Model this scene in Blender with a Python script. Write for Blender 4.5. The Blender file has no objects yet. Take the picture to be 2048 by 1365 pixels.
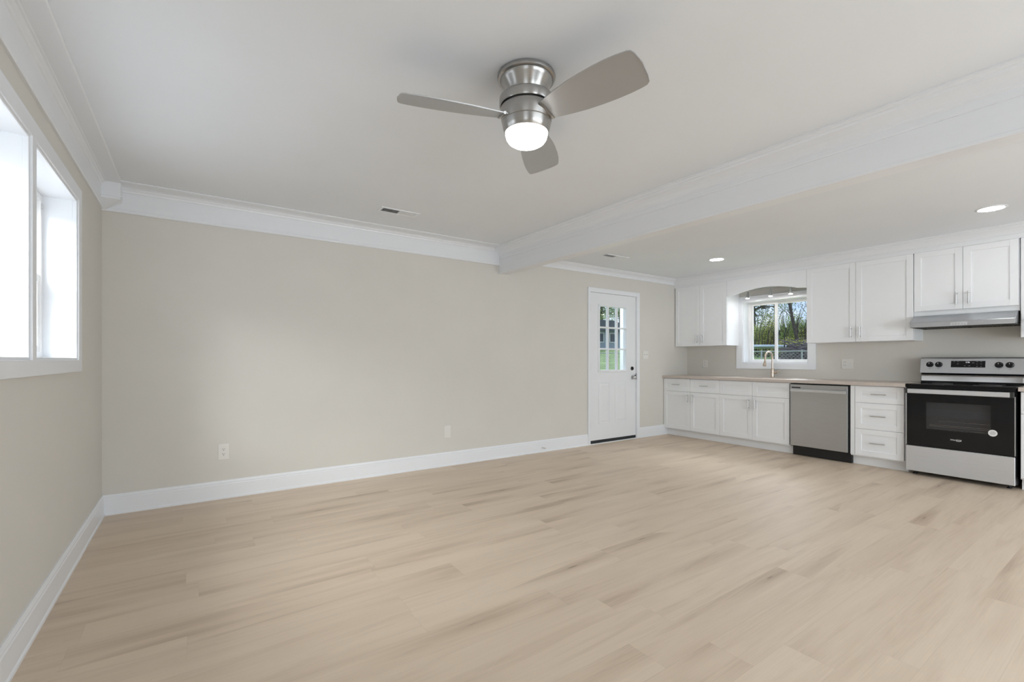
import bpy, bmesh, math, random
from mathutils import Vector, Matrix
random.seed(7)
C = bpy.context.scene.collection
sc = bpy.context.scene
PI = math.pi

# ------------------------------------------------------------------ camera
F_PX, YAW, HOR, EYE = 919.35, 34.6624, 719.8, 1.1588
cam_d = bpy.data.cameras.new('camera')
cam_d.sensor_fit = 'HORIZONTAL'; cam_d.sensor_width = 36.0
cam_d.lens = 36.0 * F_PX / 2048.0
cam_d.shift_y = (HOR - 682.5) / 2048.0
cam_d.clip_start = 0.02; cam_d.clip_end = 400
cam = bpy.data.objects.new('camera', cam_d); C.objects.link(cam)
cam.location = (0, 0, EYE)
cam.rotation_euler = (PI / 2, 0, -math.radians(YAW))
sc.camera = cam

# ------------------------------------------------------------------ view
vs = sc.view_settings
sc.display_settings.display_device = 'sRGB'
vs.view_transform = 'Standard'; vs.look = 'None'
vs.exposure = -0.10; vs.gamma = 1.0; vs.use_curve_mapping = False
sc.cycles.use_denoising = True
sc.cycles.max_bounces = 12; sc.cycles.diffuse_bounces = 6; sc.cycles.glossy_bounces = 5
sc.cycles.transmission_bounces = 8; sc.cycles.transparent_max_bounces = 12
sc.cycles.sample_clamp_indirect = 6.0
sc.cycles.caustics_reflective = False; sc.cycles.caustics_refractive = False

# ------------------------------------------------------------------ world (bright broken cloud)
w = bpy.data.worlds.new('sky'); sc.world = w; w.use_nodes = True
nt = w.node_tree; nt.nodes.clear()
o_ = nt.nodes.new('ShaderNodeOutputWorld'); bg = nt.nodes.new('ShaderNodeBackground')
tc = nt.nodes.new('ShaderNodeTexCoord'); mp = nt.nodes.new('ShaderNodeMapping')
mp.inputs['Scale'].default_value = (1, 1, 2.2)
nz = nt.nodes.new('ShaderNodeTexNoise'); nz.inputs['Scale'].default_value = 7; nz.inputs['Detail'].default_value = 5
rp = nt.nodes.new('ShaderNodeValToRGB')
rp.color_ramp.elements[0].position = 0.40; rp.color_ramp.elements[0].color = (0.44, 0.63, 0.95, 1)
rp.color_ramp.elements[1].position = 0.66; rp.color_ramp.elements[1].color = (0.96, 0.98, 1.0, 1)
for a, b in ((tc.outputs['Generated'], mp.inputs['Vector']), (mp.outputs[0], nz.inputs['Vector']),
             (nz.outputs[0], rp.inputs[0]), (rp.outputs[0], bg.inputs['Color']), (bg.outputs[0], o_.inputs[0])):
    nt.links.new(a, b)
bg.inputs['Strength'].default_value = 1.35

# ------------------------------------------------------------------ room numbers (metres)
XL, XR, YB, YF = -0.563, 6.60, 4.532, -2.70     # left wall, kitchen wall, back wall, wall behind the camera
HL, HK = 2.465, 2.42                            # ceiling heights: living side, kitchen side
XF = 5.99                                       # cabinet fronts
XU = 6.27                                       # wall-cabinet fronts
TW = 0.24                                       # wall thickness

# ------------------------------------------------------------------ daylight through the windows in view, plus added fill from behind the camera
def area(name, loc, rot, sx, sy, power, col=(1, 1, 1)):
    d = bpy.data.lights.new(name, 'AREA'); d.shape = 'RECTANGLE'; d.size = sx; d.size_y = sy
    d.energy = power; d.color = col
    o = bpy.data.objects.new(name, d); C.objects.link(o); o.location = loc; o.rotation_euler = rot
    return o
def sky_area(name, loc, aim, sx, sy, power, col=(1, 1, 1)):
    o = area(name, loc, (0, 0, 0), sx, sy, power, col)
    o.rotation_euler = (Vector(aim) - Vector(loc)).to_track_quat('-Z', 'Y').to_euler()
    return o
sky_area('daylight_window', (-2.3, 1.7, 3.3), (0.6, 3.5, 0.9), 1.8, 1.8, 360, (0.98, 0.99, 1.0))
sky_area('fill_rear_window', (-2.2, -1.4, 3.2), (0.9, -0.6, 0.5), 2.0, 2.0, 40, (0.94, 0.97, 1.0))  # added fill through the made-up window behind the camera
sky_area('fill_rear_sky', (3.0, YF - 1.7, 3.6), (3.0, -0.6, 0.2), 5.0, 2.2, 60, (0.93, 0.965, 1.0))  # added fill slanting down through the made-up rear opening
area('fill_rear_door', (2.3, YF - 0.50, 1.30), (PI / 2 - 0.50, 0, 0), 3.4, 2.1, 145, (0.93, 0.965, 1.0))  # added frontal fill, tilted down, outside the made-up rear opening
area('fill_rear_side', (4.2, YF - 0.22, 1.12), (PI / 2, 0, 0), 2.0, 2.0, 58, (0.93, 0.965, 1.0))  # added upright fill at the right half of the rear opening
area('daylight_window_low', (-0.88, 2.70, 1.62), (0, -PI / 2, 0), 0.9, 1.7, 12, (0.97, 0.985, 1.0))
area('fill_rear_low', (-0.88, -0.90, 1.62), (0, -PI / 2, 0), 0.9, 1.6, 14, (0.97, 0.985, 1.0))  # added level fill at the made-up rear window, towards the cabinets
sky_area('daylight_kitchen', (8.5, 3.2, 3.1), (5.6, 3.0, 0.9), 1.6, 1.0, 160, (0.95, 0.975, 1.0))
sky_area('daylight_door', (4.9, 6.7, 3.1), (4.7, 3.6, 0.6), 1.2, 1.0, 90, (0.95, 0.975, 1.0))

# ------------------------------------------------------------------ materials
def mat(name, col, rough=0.5, metal=0.0, noise=0.0, nscale=20, bump=0.0, bscale=200, emis=None, estr=0.0,
        trans=0.0, ior=1.45, aniso=0.0, spec=0.5, stretch=None):
    m = bpy.data.materials.new(name); m.use_nodes = True
    t = m.node_tree; p = t.nodes['Principled BSDF']
    p.inputs['Base Color'].default_value = (*col, 1); p.inputs['Roughness'].default_value = rough
    p.inputs['Metallic'].default_value = metal; p.inputs['IOR'].default_value = ior
    p.inputs['Transmission Weight'].default_value = trans
    p.inputs['Specular IOR Level'].default_value = spec
    if aniso:
        p.inputs['Anisotropic'].default_value = aniso; p.inputs['Anisotropic Rotation'].default_value = 0.25
        tg = t.nodes.new('ShaderNodeTangent'); tg.direction_type = 'RADIAL'; tg.axis = 'Z'; t.links.new(tg.outputs[0], p.inputs['Tangent'])
    if emis: p.inputs['Emission Color'].default_value = (*emis, 1); p.inputs['Emission Strength'].default_value = estr
    tcn = t.nodes.new('ShaderNodeTexCoord'); mpn = t.nodes.new('ShaderNodeMapping')
    if stretch: mpn.inputs['Scale'].default_value = stretch
    t.links.new(tcn.outputs['Object'], mpn.inputs['Vector'])
    if noise:
        n = t.nodes.new('ShaderNodeTexNoise'); n.inputs['Scale'].default_value = nscale; n.inputs['Detail'].default_value = 4
        t.links.new(mpn.outputs[0], n.inputs['Vector'])
        r = t.nodes.new('ShaderNodeValToRGB')
        r.color_ramp.elements[0].position = 0.3; r.color_ramp.elements[1].position = 0.7
        r.color_ramp.elements[0].color = (*[c * (1 - noise) for c in col], 1)
        r.color_ramp.elements[1].color = (*[min(1, c * (1 + noise)) for c in col], 1)
        t.links.new(n.outputs[0], r.inputs[0]); t.links.new(r.outputs[0], p.inputs['Base Color'])
    if bump:
        n = t.nodes.new('ShaderNodeTexNoise'); n.inputs['Scale'].default_value = bscale; n.inputs['Detail'].default_value = 3
        t.links.new(mpn.outputs[0], n.inputs['Vector'])
        b = t.nodes.new('ShaderNodeBump'); b.inputs['Strength'].default_value = bump; b.inputs['Distance'].default_value = 0.002
        t.links.new(n.outputs[0], b.inputs['Height']); t.links.new(b.outputs[0], p.inputs['Normal'])
    return m

M = {}
M['wall'] = mat('greige_wall_paint', (0.655, 0.636, 0.592), 0.75, noise=0.012, nscale=3, bump=0.08, bscale=260)
M['ceil'] = mat('flat_white_ceiling_paint', (0.78, 0.81, 0.85), 0.85, noise=0.01, nscale=2, bump=0.06, bscale=180)
M['trim'] = mat('semigloss_white_trim', (0.79, 0.81, 0.84), 0.32, noise=0.008, nscale=6, bump=0.03, bscale=60, stretch=(0.3, 0.3, 4))
M['cab'] = mat('white_cabinet_lacquer', (0.845, 0.86, 0.88), 0.38, noise=0.006, nscale=5)
M['door'] = mat('white_door_enamel', (0.79, 0.805, 0.825), 0.40, noise=0.006, nscale=5, bump=0.02, bscale=90)
M['plate'] = mat('white_plastic_plate', (0.74, 0.725, 0.69), 0.35, noise=0.01)
M['vinyl'] = mat('white_window_vinyl', (0.84, 0.84, 0.84), 0.35, noise=0.01)
M['steel'] = mat('brushed_stainless_steel', (0.54, 0.555, 0.575), 0.36, 1.0, noise=0.04, nscale=6, aniso=0.85, stretch=(1, 1, 60))
M['steel_l'] = mat('satin_stainless_panel', (0.76, 0.785, 0.82), 0.40, 1.0, noise=0.03, nscale=6, aniso=0.85, stretch=(1, 1, 60))
M['riser'] = mat('dark_polished_steel_riser', (0.30, 0.285, 0.27), 0.12, 1.0, noise=0.04, nscale=5)
M['nickel'] = mat('brushed_nickel', (0.42, 0.41, 0.395), 0.30, 1.0, noise=0.06, nscale=8, aniso=0.6, stretch=(1, 1, 40))
M['blade'] = mat('silver_fan_blade_paint', (0.44, 0.445, 0.45), 0.38, 0.5, noise=0.02, nscale=4)
M['pull'] = mat('satin_nickel_pull', (0.62, 0.62, 0.62), 0.36, 1.0, noise=0.02)
M['gold'] = mat('champagne_bronze_faucet', (0.66, 0.55, 0.46), 0.26, 1.0, noise=0.03)
M['black'] = mat('gloss_black_enamel', (0.008, 0.008, 0.009), 0.06, noise=0.05, spec=0.34)
M['blackm'] = mat('matte_black_plastic', (0.012, 0.012, 0.012), 0.45, noise=0.1)
M['dark'] = mat('dark_grey_metal', (0.055, 0.055, 0.052), 0.4, 0.6, noise=0.05)
M['oveng'] = mat('grey_oven_enamel', (0.17, 0.17, 0.172), 0.5, noise=0.1, nscale=80)
M['chrome'] = mat('oven_rack_chrome', (0.72, 0.72, 0.72), 0.2, 1.0, noise=0.02)
M['counter'] = mat('beige_laminate_counter', (0.55, 0.485, 0.435), 0.42, noise=0.05, nscale=60, bump=0.01)
M['sinkrim'] = mat('pale_beige_sink_rim', (0.62, 0.56, 0.515), 0.3, noise=0.02)
M['white'] = mat('white_print', (0.75, 0.75, 0.75), 0.4, noise=0.01)
M['grey'] = mat('grey_print', (0.30, 0.30, 0.30), 0.4, noise=0.01)
M['globe'] = mat('frosted_lit_globe', (0.9, 0.9, 0.9), 0.4, noise=0.01, emis=(1.0, 0.985, 0.96), estr=9.0)
M['led'] = mat('lit_led_lens', (0.9, 0.9, 0.9), 0.4, noise=0.01, emis=(0.96, 0.98, 1.0), estr=58.0)
M['spotled'] = mat('lit_track_lens', (0.9, 0.9, 0.9), 0.4, noise=0.01, emis=(1.0, 0.98, 0.96), estr=190.0)
M['digit'] = mat('lit_clock_digits', (0.8, 0.8, 0.85), 0.4, noise=0.01, emis=(0.9, 0.92, 1.0), estr=1.0)
M['sweep'] = mat('black_rubber_sweep', (0.02, 0.021, 0.023), 0.6, noise=0.1)
M['duct'] = mat('duct_shade_dark', (0.05, 0.05, 0.05), 0.8, noise=0.1)  # shade inside the duct put into the colour

def glassmat(name, tint=(1, 1, 1), refl=0.08):
    m = bpy.data.materials.new(name); m.use_nodes = True; t = m.node_tree; t.nodes.clear()
    o = t.nodes.new('ShaderNodeOutputMaterial'); mx = t.nodes.new('ShaderNodeMixShader')
    tr = t.nodes.new('ShaderNodeBsdfTransparent'); gl = t.nodes.new('ShaderNodeBsdfGlossy')
    fr = t.nodes.new('ShaderNodeFresnel'); fr.inputs['IOR'].default_value = 1.45
    tr.inputs['Color'].default_value = (*tint, 1); gl.inputs['Roughness'].default_value = 0.02
    ge = t.nodes.new('ShaderNodeNewGeometry'); iv = t.nodes.new('ShaderNodeMath'); iv.operation = 'SUBTRACT'; iv.inputs[0].default_value = 1.0
    t.links.new(ge.outputs['Backfacing'], iv.inputs[1]); ml = t.nodes.new('ShaderNodeMath'); ml.operation = 'MULTIPLY'
    t.links.new(fr.outputs[0], ml.inputs[0]); t.links.new(iv.outputs[0], ml.inputs[1]); t.links.new(ml.outputs[0], mx.inputs[0]); t.links.new(tr.outputs[0], mx.inputs[1]); t.links.new(gl.outputs[0], mx.inputs[2])
    t.links.new(mx.outputs[0], o.inputs[0]); return m
M['glass'] = glassmat('clear_window_glass', (0.97, 0.98, 0.975))
M['ovglass'] = glassmat('tinted_oven_glass', (0.72, 0.72, 0.73))

def floor_material():
    m = bpy.data.materials.new('light_oak_vinyl_plank'); m.use_nodes = True; t = m.node_tree; p = t.nodes['Principled BSDF']
    N = t.nodes.new; L = t.links.new
    uv = N('ShaderNodeUVMap'); uv.uv_map = 'UVMap'
    at = N('ShaderNodeAttribute'); at.attribute_name = 'plank'
    sep = N('ShaderNodeSeparateColor'); L(at.outputs['Color'], sep.inputs[0])
    def noise(scale, sx, sy, detail, rough=0.55, dist=0.0):
        mpn = N('ShaderNodeMapping'); mpn.inputs['Scale'].default_value = (sx, sy, 1); L(uv.outputs[0], mpn.inputs['Vector'])
        n = N('ShaderNodeTexNoise'); n.inputs['Scale'].default_value = scale; n.inputs['Detail'].default_value = detail
        n.inputs['Roughness'].default_value = rough; n.inputs['Distortion'].default_value = dist
        L(mpn.outputs[0], n.inputs['Vector']); return n.outputs[0]
    def ramp(src, a, b, ca=0.0, cb=1.0):
        r = N('ShaderNodeMapRange'); r.inputs['From Min'].default_value = a; r.inputs['From Max'].default_value = b
        r.inputs['To Min'].default_value = ca; r.inputs['To Max'].default_value = cb; L(src, r.inputs['Value']); return r.outputs[0]
    def math_(op, a, b):
        n = N('ShaderNodeMath'); n.operation = op
        for i, v in enumerate((a, b)):
            if isinstance(v, (int, float)): n.inputs[i].default_value = v
            else: L(v, n.inputs[i])
        return n.outputs[0]
    broad = ramp(noise(1.0, 0.8, 5.0, 4, 0.55, 0.5), 0.40, 0.72)
    fine = ramp(noise(1.0, 3.0, 90.0, 4, 0.65, 0.3), 0.3, 0.75)
    vein = ramp(noise(1.0, 0.75, 11.0, 5, 0.62, 1.0), 0.50, 0.78)
    # scattered knots with a long soft halo
    mk = N('ShaderNodeMapping'); mk.inputs['Scale'].default_value = (0.85, 7.0, 1); L(uv.outputs[0], mk.inputs['Vector'])
    vo = N('ShaderNodeTexVoronoi'); vo.inputs['Scale'].default_value = 1.0; vo.inputs['Randomness'].default_value = 1.0; L(mk.outputs[0], vo.inputs['Vector'])
    sc_ = N('ShaderNodeSeparateColor'); L(vo.outputs['Color'], sc_.inputs[0])
    pick = ramp(sc_.outputs[0], 0.34, 0.42)
    halo = math_('MULTIPLY', ramp(vo.outputs['Distance'], 0.50, 0.02), pick)
    knot = math_('MULTIPLY', ramp(vo.outputs['Distance'], 0.042, 0.016), pick)
    # cathedral rings
    mpn = N('ShaderNodeMapping'); mpn.inputs['Scale'].default_value = (0.35, 5.5, 1); L(uv.outputs[0], mpn.inputs['Vector'])
    wv = N('ShaderNodeTexWave'); wv.wave_type = 'RINGS'; wv.inputs['Scale'].default_value = 6; wv.inputs['Distortion'].default_value = 3.5
    wv.inputs['Detail'].default_value = 3; wv.inputs['Detail Scale'].default_value = 1.3; L(mpn.outputs[0], wv.inputs['Vector'])
    rings = ramp(wv.outputs['Fac'], 0.0, 1.0)
    tot = math_('ADD', math_('MULTIPLY', broad, 0.24), math_('MULTIPLY', fine, 0.12))
    tot = math_('ADD', tot, math_('MULTIPLY', halo, 0.46))
    tot = math_('ADD', tot, math_('MULTIPLY', vein, 0.40))
    tot = math_('ADD', tot, math_('MULTIPLY', rings, 0.035))
    tot = math_('ADD', tot, math_('MULTIPLY', knot, 0.45))
    tot = math_('ADD', tot, math_('MULTIPLY', math_('SUBTRACT', sep.outputs[0], 0.5), 0.10))
    cr = N('ShaderNodeValToRGB'); e = cr.color_ramp.elements
    e[0].position = 0.0; e[0].color = (0.690, 0.570, 0.445, 1)
    e[1].position = 1.0; e[1].color = (0.27, 0.195, 0.135, 1)
    k = e.new(0.35); k.color = (0.600, 0.482, 0.368, 1)
    k = e.new(0.65); k.color = (0.465, 0.358, 0.262, 1)
    L(tot, cr.inputs[0]); L(cr.outputs[0], p.inputs['Base Color'])
    L(ramp(fine, 0, 1, 0.42, 0.52), p.inputs['Roughness'])
    b = N('ShaderNodeBump'); b.inputs['Strength'].default_value = 0.05; b.inputs['Distance'].default_value = 0.001
    L(fine, b.inputs['Height']); L(b.outputs[0], p.inputs['Normal'])
    return m
M['floor'] = floor_material()
M['seam'] = mat('plank_seam_joint', (0.40, 0.32, 0.245), 0.7, noise=0.1)  # joint colour of the base under the planks

# ------------------------------------------------------------------ mesh helpers (world coordinates)
def nb(): return bmesh.new()
def box(bm, x0, x1, y0, y1, z0, z1):
    x0, x1 = sorted((x0, x1)); y0, y1 = sorted((y0, y1)); z0, z1 = sorted((z0, z1))
    v = [bm.verts.new(p) for p in ((x0, y0, z0), (x1, y0, z0), (x1, y1, z0), (x0, y1, z0), (x0, y0, z1), (x1, y0, z1), (x1, y1, z1), (x0, y1, z1))]
    for f in ((0, 3, 2, 1), (4, 5, 6, 7), (0, 1, 5, 4), (1, 2, 6, 5), (2, 3, 7, 6), (3, 0, 4, 7)): bm.faces.new([v[i] for i in f])
    return bm
def prism(bm, pts, axis, a, b):
    """pts: 2-D outline (on the two other axes in order); extruded along axis from a to b"""
    def P(u, v, t): return {'X': (t, u, v), 'Y': (u, t, v), 'Z': (u, v, t)}[axis]
    A = [bm.verts.new(P(u, v, a)) for u, v in pts]; B = [bm.verts.new(P(u, v, b)) for u, v in pts]
    n = len(pts); bm.faces.new(A[::-1]); bm.faces.new(B)
    for i in range(n): bm.faces.new((A[i], A[(i + 1) % n], B[(i + 1) % n], B[i]))
    bmesh.ops.recalc_face_normals(bm, faces=bm.faces[:]); return bm
def lathe(bm, prof, cx, cy, cz, seg=48, axis='Z'):
    """prof: (r, h) pairs from one end to the other, revolved about axis through (cx,cy,cz)"""
    rings = []
    for r, h in prof:
        ring = []
        if r < 1e-6:
            ring = [bm.verts.new({'Z': (cx, cy, cz + h), 'X': (cx + h, cy, cz), 'Y': (cx, cy + h, cz)}[axis])]
        else:
            for i in range(seg):
                a = 2 * PI * i / seg; c, s = r * math.cos(a), r * math.sin(a)
                ring.append(bm.verts.new({'Z': (cx + c, cy + s, cz + h), 'X': (cx + h, cy + c, cz + s), 'Y': (cx + c, cy + h, cz + s)}[axis]))
        rings.append(ring)
    for A, B in zip(rings, rings[1:]):
        for i in range(seg):
            j = (i + 1) % seg
            q = [A[i % len(A)], A[j % len(A)], B[j % len(B)], B[i % len(B)]]
            u = []
            for v in q:
                if v not in u: u.append(v)
            if len(u) > 2: bm.faces.new(u)
    for R in (rings[0], rings[-1]):
        if len(R) > 2: bm.faces.new(R)
    bmesh.ops.recalc_face_normals(bm, faces=bm.faces[:]); return bm
def tube(bm, pts, rad, seg=10, cap=True):
    pts = [Vector(p) for p in pts]; n = len(pts)
    if not isinstance(rad, (list, tuple)): rad = [rad] * n
    rings = []; up = None
    for i, p in enumerate(pts):
        t = (pts[min(i + 1, n - 1)] - pts[max(i - 1, 0)]).normalized()
        if up is None: up = Vector((0, 0, 1)) if abs(t.z) < 0.9 else Vector((1, 0, 0))
        a = t.cross(up).normalized(); b = a.cross(t).normalized(); up = b
        rings.append([bm.verts.new(p + rad[i] * (math.cos(2 * PI * k / seg) * a + math.sin(2 * PI * k / seg) * b)) for k in range(seg)])
    for A, B in zip(rings, rings[1:]):
        for k in range(seg): bm.faces.new((A[k], A[(k + 1) % seg], B[(k + 1) % seg], B[k]))
    if cap: bm.faces.new(rings[0][::-1]); bm.faces.new(rings[-1])
    bmesh.ops.recalc_face_normals(bm, faces=bm.faces[:]); return bm

ORG = {}
def obj(name, bm, m, parent=None, smooth=False, bevel=0.0, origin=None):
    if parent is not None: org = Vector(ORG[parent.name])
    elif origin is not None: org = Vector(origin)
    else:
        xs = [v.co for v in bm.verts]
        org = Vector(((min(v.x for v in xs) + max(v.x for v in xs)) / 2, (min(v.y for v in xs) + max(v.y for v in xs)) / 2, min(v.z for v in xs)))
    for v in bm.verts: v.co -= org
    me = bpy.data.meshes.new(name); bm.to_mesh(me); bm.free()
    me.materials.append(m)
    o = bpy.data.objects.new(name, me); C.objects.link(o)
    if smooth:
        for p in me.polygons: p.use_smooth = True
        e = o.modifiers.new('edge', 'EDGE_SPLIT'); e.split_angle = math.radians(38)
    if bevel:
        b = o.modifiers.new('bevel', 'BEVEL'); b.width = bevel; b.segments = 2; b.limit_method = 'ANGLE'; b.angle_limit = math.radians(40)
    ORG[o.name] = org
    if parent is not None: o.parent = parent
    else: o.location = org
    return o
def thing(name, label, cat, loc, group=None):
    o = bpy.data.objects.new(name, None); C.objects.link(o); o.empty_display_size = 0.1
    o.location = loc; ORG[o.name] = Vector(loc)
    o['label'] = label; o['category'] = cat
    if group: o['group'] = group
    return o
def tag(o, label, cat, group=None):
    o['label'] = label; o['category'] = cat
    if group: o['group'] = group
    return o
def struct(o, label=None, cat=None):
    o['kind'] = 'structure'
    if label: o['label'] = label
    if cat: o['category'] = cat
    return o

# ------------------------------------------------------------------ floor: planks run along X
def build_floor():
    bm = nb(); uvl = bm.loops.layers.uv.new('UVMap'); cl = bm.loops.layers.float_color.new('plank')
    rnd = random.Random(11); PW, PL, g = 0.181, 1.22, 0.0002
    y = YF - 0.05
    off0 = 3.08 - math.floor((3.08 - y) / PW) * PW - PW      # a seam at Y = 3.08 as in the photograph
    y = off0
    while y < YB + 0.2:
        x = XL - 0.2 - rnd.random() * PL
        while x < XR + 0.2:
            x0, x1 = max(x, XL - 0.1), min(x + PL, XR + 0.1); y0, y1 = max(y, YF - 0.1), min(y + PW, YB + 0.12)
            if x1 - x0 > 0.01 and y1 - y0 > 0.01:
                vs_ = [bm.verts.new(p) for p in ((x0 + g, y0 + g, 0), (x1 - g, y0 + g, 0), (x1 - g, y1 - g, 0), (x0 + g, y1 - g, 0))]
                f = bm.faces.new(vs_); r, ou, ov = rnd.random(), rnd.random() * 80, rnd.random() * 80
                for lp in f.loops:
                    lp[uvl].uv = (lp.vert.co.x - x + ou, lp.vert.co.y - y + ov); lp[cl] = (r, rnd.random(), 0, 1)
            x += PL
        y += PW
    n = len(bm.faces)
    box(bm, XL - 0.24, XR + 0.24, YF - 0.24, YB + 0.24, -0.12, -0.0009)
    bm.faces.ensure_lookup_table()
    for f in bm.faces[n:]: f.material_index = 1
    o = obj('floor', bm, M['floor'], origin=(0, 0, 0)); o.data.materials.append(M['seam'])
    struct(o, 'light oak plank floor running across the room', 'floor')
build_floor()

# ------------------------------------------------------------------ walls (boxes round the openings)
def wall_with_holes(name, axis, a0, a1, t0, t1, z0, z1, holes, m):
    """axis: the direction the wall runs in; holes: (a, b, zlow, zhigh)"""
    bm = nb()
    def B(p, q, lo, hi):
        if q - p < 1e-5 or hi - lo < 1e-5: return
        if axis == 'X': box(bm, p, q, t0, t1, lo, hi)
        else: box(bm, t0, t1, p, q, lo, hi)
    cur = a0
    for a, b, lo, hi in sorted(holes):
        B(cur, a, z0, z1); B(a, b, z0, lo); B(a, b, hi, z1); cur = b
    B(cur, a1, z0, z1)
    return obj(name, bm, m, origin=(0, 0, 0))
TOP = 2.56
WL = (1.80, 3.60, 1.155, 2.080)       # left window opening (Y0,Y1,z0,z1)
WLR = (-1.75, -0.05, 1.155, 2.080)    # left window added for fill light, unseen behind the camera
WK = (2.736, 3.607, 1.108, 2.000)     # kitchen window
DR = (4.405, 5.365, 0.0, 2.095)       # door opening (X0,X1)
PD = (0.6, 5.4, 0.0, 2.10)            # glazed opening added for fill light, unseen behind the camera
struct(wall_with_holes('wall_left', 'Y', YF - TW, YB + TW, XL - TW, XL, 0, TOP, [WL, WLR], M['wall']), 'greige left wall with the deep window', 'wall')
struct(wall_with_holes('wall_back', 'X', XL - TW, XR + TW, YB, YB + TW, -0.1, TOP, [DR], M['wall']), 'long greige wall with the white door', 'wall')
struct(wall_with_holes('wall_right', 'Y', YF - TW, YB + TW, XR, XR + TW, 0, TOP, [WK], M['wall']), 'greige kitchen wall behind the cabinets', 'wall')
struct(wall_with_holes('wall_front', 'X', XL - TW, XR + TW, YF - TW, YF, 0, TOP, [PD], M['wall']), 'greige wall behind the viewpoint', 'wall')

# ------------------------------------------------------------------ ceiling and beam
def bx(y): return 2.945 + (YB - y) * 0.0175        # front face of the slightly skewed beam
bm = nb(); box(bm, XL - TW, 3.12, YF - TW, YB + TW, HL, TOP + 0.06)
box(bm, 3.02, XR + TW, YF - TW, YB + TW, HK, TOP + 0.06)
struct(obj('ceiling', bm, M['ceil'], origin=(0, 0, HL)), 'flat white ceiling', 'ceiling')
bm = nb(); ZB = 2.169; wB = 0.125
A = [(bx(YB), YB), (bx(YF), YF), (bx(YF) + wB, YF), (bx(YB) + wB, YB)]
prism(bm, A, 'Z', ZB, HL + 0.01)
A2 = [(bx(YB) - 0.004, YB), (bx(YF) - 0.004, YF), (bx(YF) + 0.02, YF), (bx(YB) + 0.02, YB)]
prism(bm, A2, 'Z', ZB - 0.002, ZB + 0.018)
struct(obj('trim_1', bm, M['trim'], origin=(bx(YB), YB, ZB), bevel=0.003), 'white boxed ceiling beam between living area and kitchen', 'beam')

CROWN = [(0, -1), (.09, -1), (.12, -.96), (.12, -.90), (.09, -.87), (.09, -.24), (.13, -.22), (.15, -.16), (.22, -.11), (.25, -.07), (.32, -.06), (.34, -.045), (.96, -.045), (1, -.025), (1, 0), (0, 0)]
CROWN2 = [(0, -1), (.06, -1), (.08, -.94), (.08, -.70), (.15, -.66), (.17, -.58), (.30, -.44), (.48, -.32), (.66, -.24), (.70, -.15), (.80, -.13), (.86, -.06), (1, -.05), (1, 0), (0, 0)]
def crown(name, a, b, nrm, ztop, proj, drop, prof=CROWN, m='trim'):
    """a, b: plan end points on the wall face; nrm: plan unit vector out of the wall"""
    bm = nb(); r = []
    for q in (a, b):
        r.append([bm.verts.new((q[0] + nrm[0] * u * proj, q[1] + nrm[1] * u * proj, ztop + v * drop)) for u, v in prof])
    n = len(prof); bm.faces.new(r[0]); bm.faces.new(r[1][::-1])
    for i in range(n): bm.faces.new((r[0][i], r[0][(i + 1) % n], r[1][(i + 1) % n], r[1][i]))
    bmesh.ops.recalc_face_normals(bm, faces=bm.faces[:])
    return obj(name, bm, M[m])
struct(crown('trim_2', (XL, YF), (XL, YB), (1, 0), HL, 0.125, 0.190), 'white crown moulding along the left wall', 'crown moulding')
struct(crown('trim_3', (XL, YB), (bx(YB), YB), (0, -1), HL, 0.165, 0.200), 'white crown moulding along the long wall', 'crown moulding')
k = math.hypot(1, 0.0175)
struct(crown('trim_4', (bx(YB), YB), (bx(YF), YF), (-1 / k, -0.0175 / k), HL, 0.10, 0.135, CROWN2), 'white crown moulding along the ceiling beam', 'crown moulding')
struct(crown('trim_5', (3.03, YB), (XU, YB), (0, -1), HK, 0.085, 0.085, CROWN2), 'small white crown moulding above the door', 'crown moulding')
struct(crown('trim_6', (XU, YB), (XU, -0.6), (-1, 0), HK, 0.075, 0.138, CROWN2), 'white crown moulding on top of the wall cabinets', 'crown moulding')
# corner block
bm = nb(); a = 0.118
box(bm, XL, XL + a, YB - a, YB, 2.335, HL)
hi = [bm.verts.new(p) for p in ((XL, YB - a, 2.336), (XL + a, YB - a, 2.336), (XL + a, YB, 2.336), (XL, YB, 2.336))]
lo = [bm.verts.new(p) for p in ((XL, YB - 0.020, 2.272), (XL + 0.020, YB - 0.020, 2.272), (XL + 0.020, YB, 2.272), (XL, YB, 2.272))]
bm.faces.new(lo)
for i in range(4): bm.faces.new((hi[i], hi[(i + 1) % 4], lo[(i + 1) % 4], lo[i]))
box(bm, XL, XL + a + 0.006, YB - a - 0.006, YB, 2.352, 2.362)
bmesh.ops.recalc_face_normals(bm, faces=bm.faces[:])
struct(obj('trim_7', bm, M['trim'], bevel=0.002), 'white corner block joining the crown mouldings', 'crown block')

# ------------------------------------------------------------------ baseboards
BASE = [(0, 0), (.020, 0), (.020, .012), (.015, .020), (.015, .118), (.012, .124), (.013, .132), (.008, .144), (.006, .150), (0, .150)]
def baseboard(name, a, b, nrm, label):
    bm = nb(); r = []
    for q in (a, b): r.append([bm.verts.new((q[0] + nrm[0] * u, q[1] + nrm[1] * u, v)) for u, v in BASE])
    n = len(BASE); bm.faces.new(r[0]); bm.faces.new(r[1][::-1])
    for i in range(n): bm.faces.new((r[0][i], r[0][(i + 1) % n], r[1][(i + 1) % n], r[1][i]))
    bmesh.ops.recalc_face_normals(bm, faces=bm.faces[:])
    return struct(obj(name, bm, M['trim']), label, 'baseboard')
baseboard('baseboard_left', (XL, YF), (XL, YB), (1, 0), 'white baseboard along the left wall')
baseboard('baseboard_back', (XL, YB), (4.372, YB), (0, -1), 'white baseboard along the long wall left of the door')
baseboard('trim_8', (5.421, YB), (XF + 0.085, YB), (0, -1), 'short white baseboard between the door and the cabinets')

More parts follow.
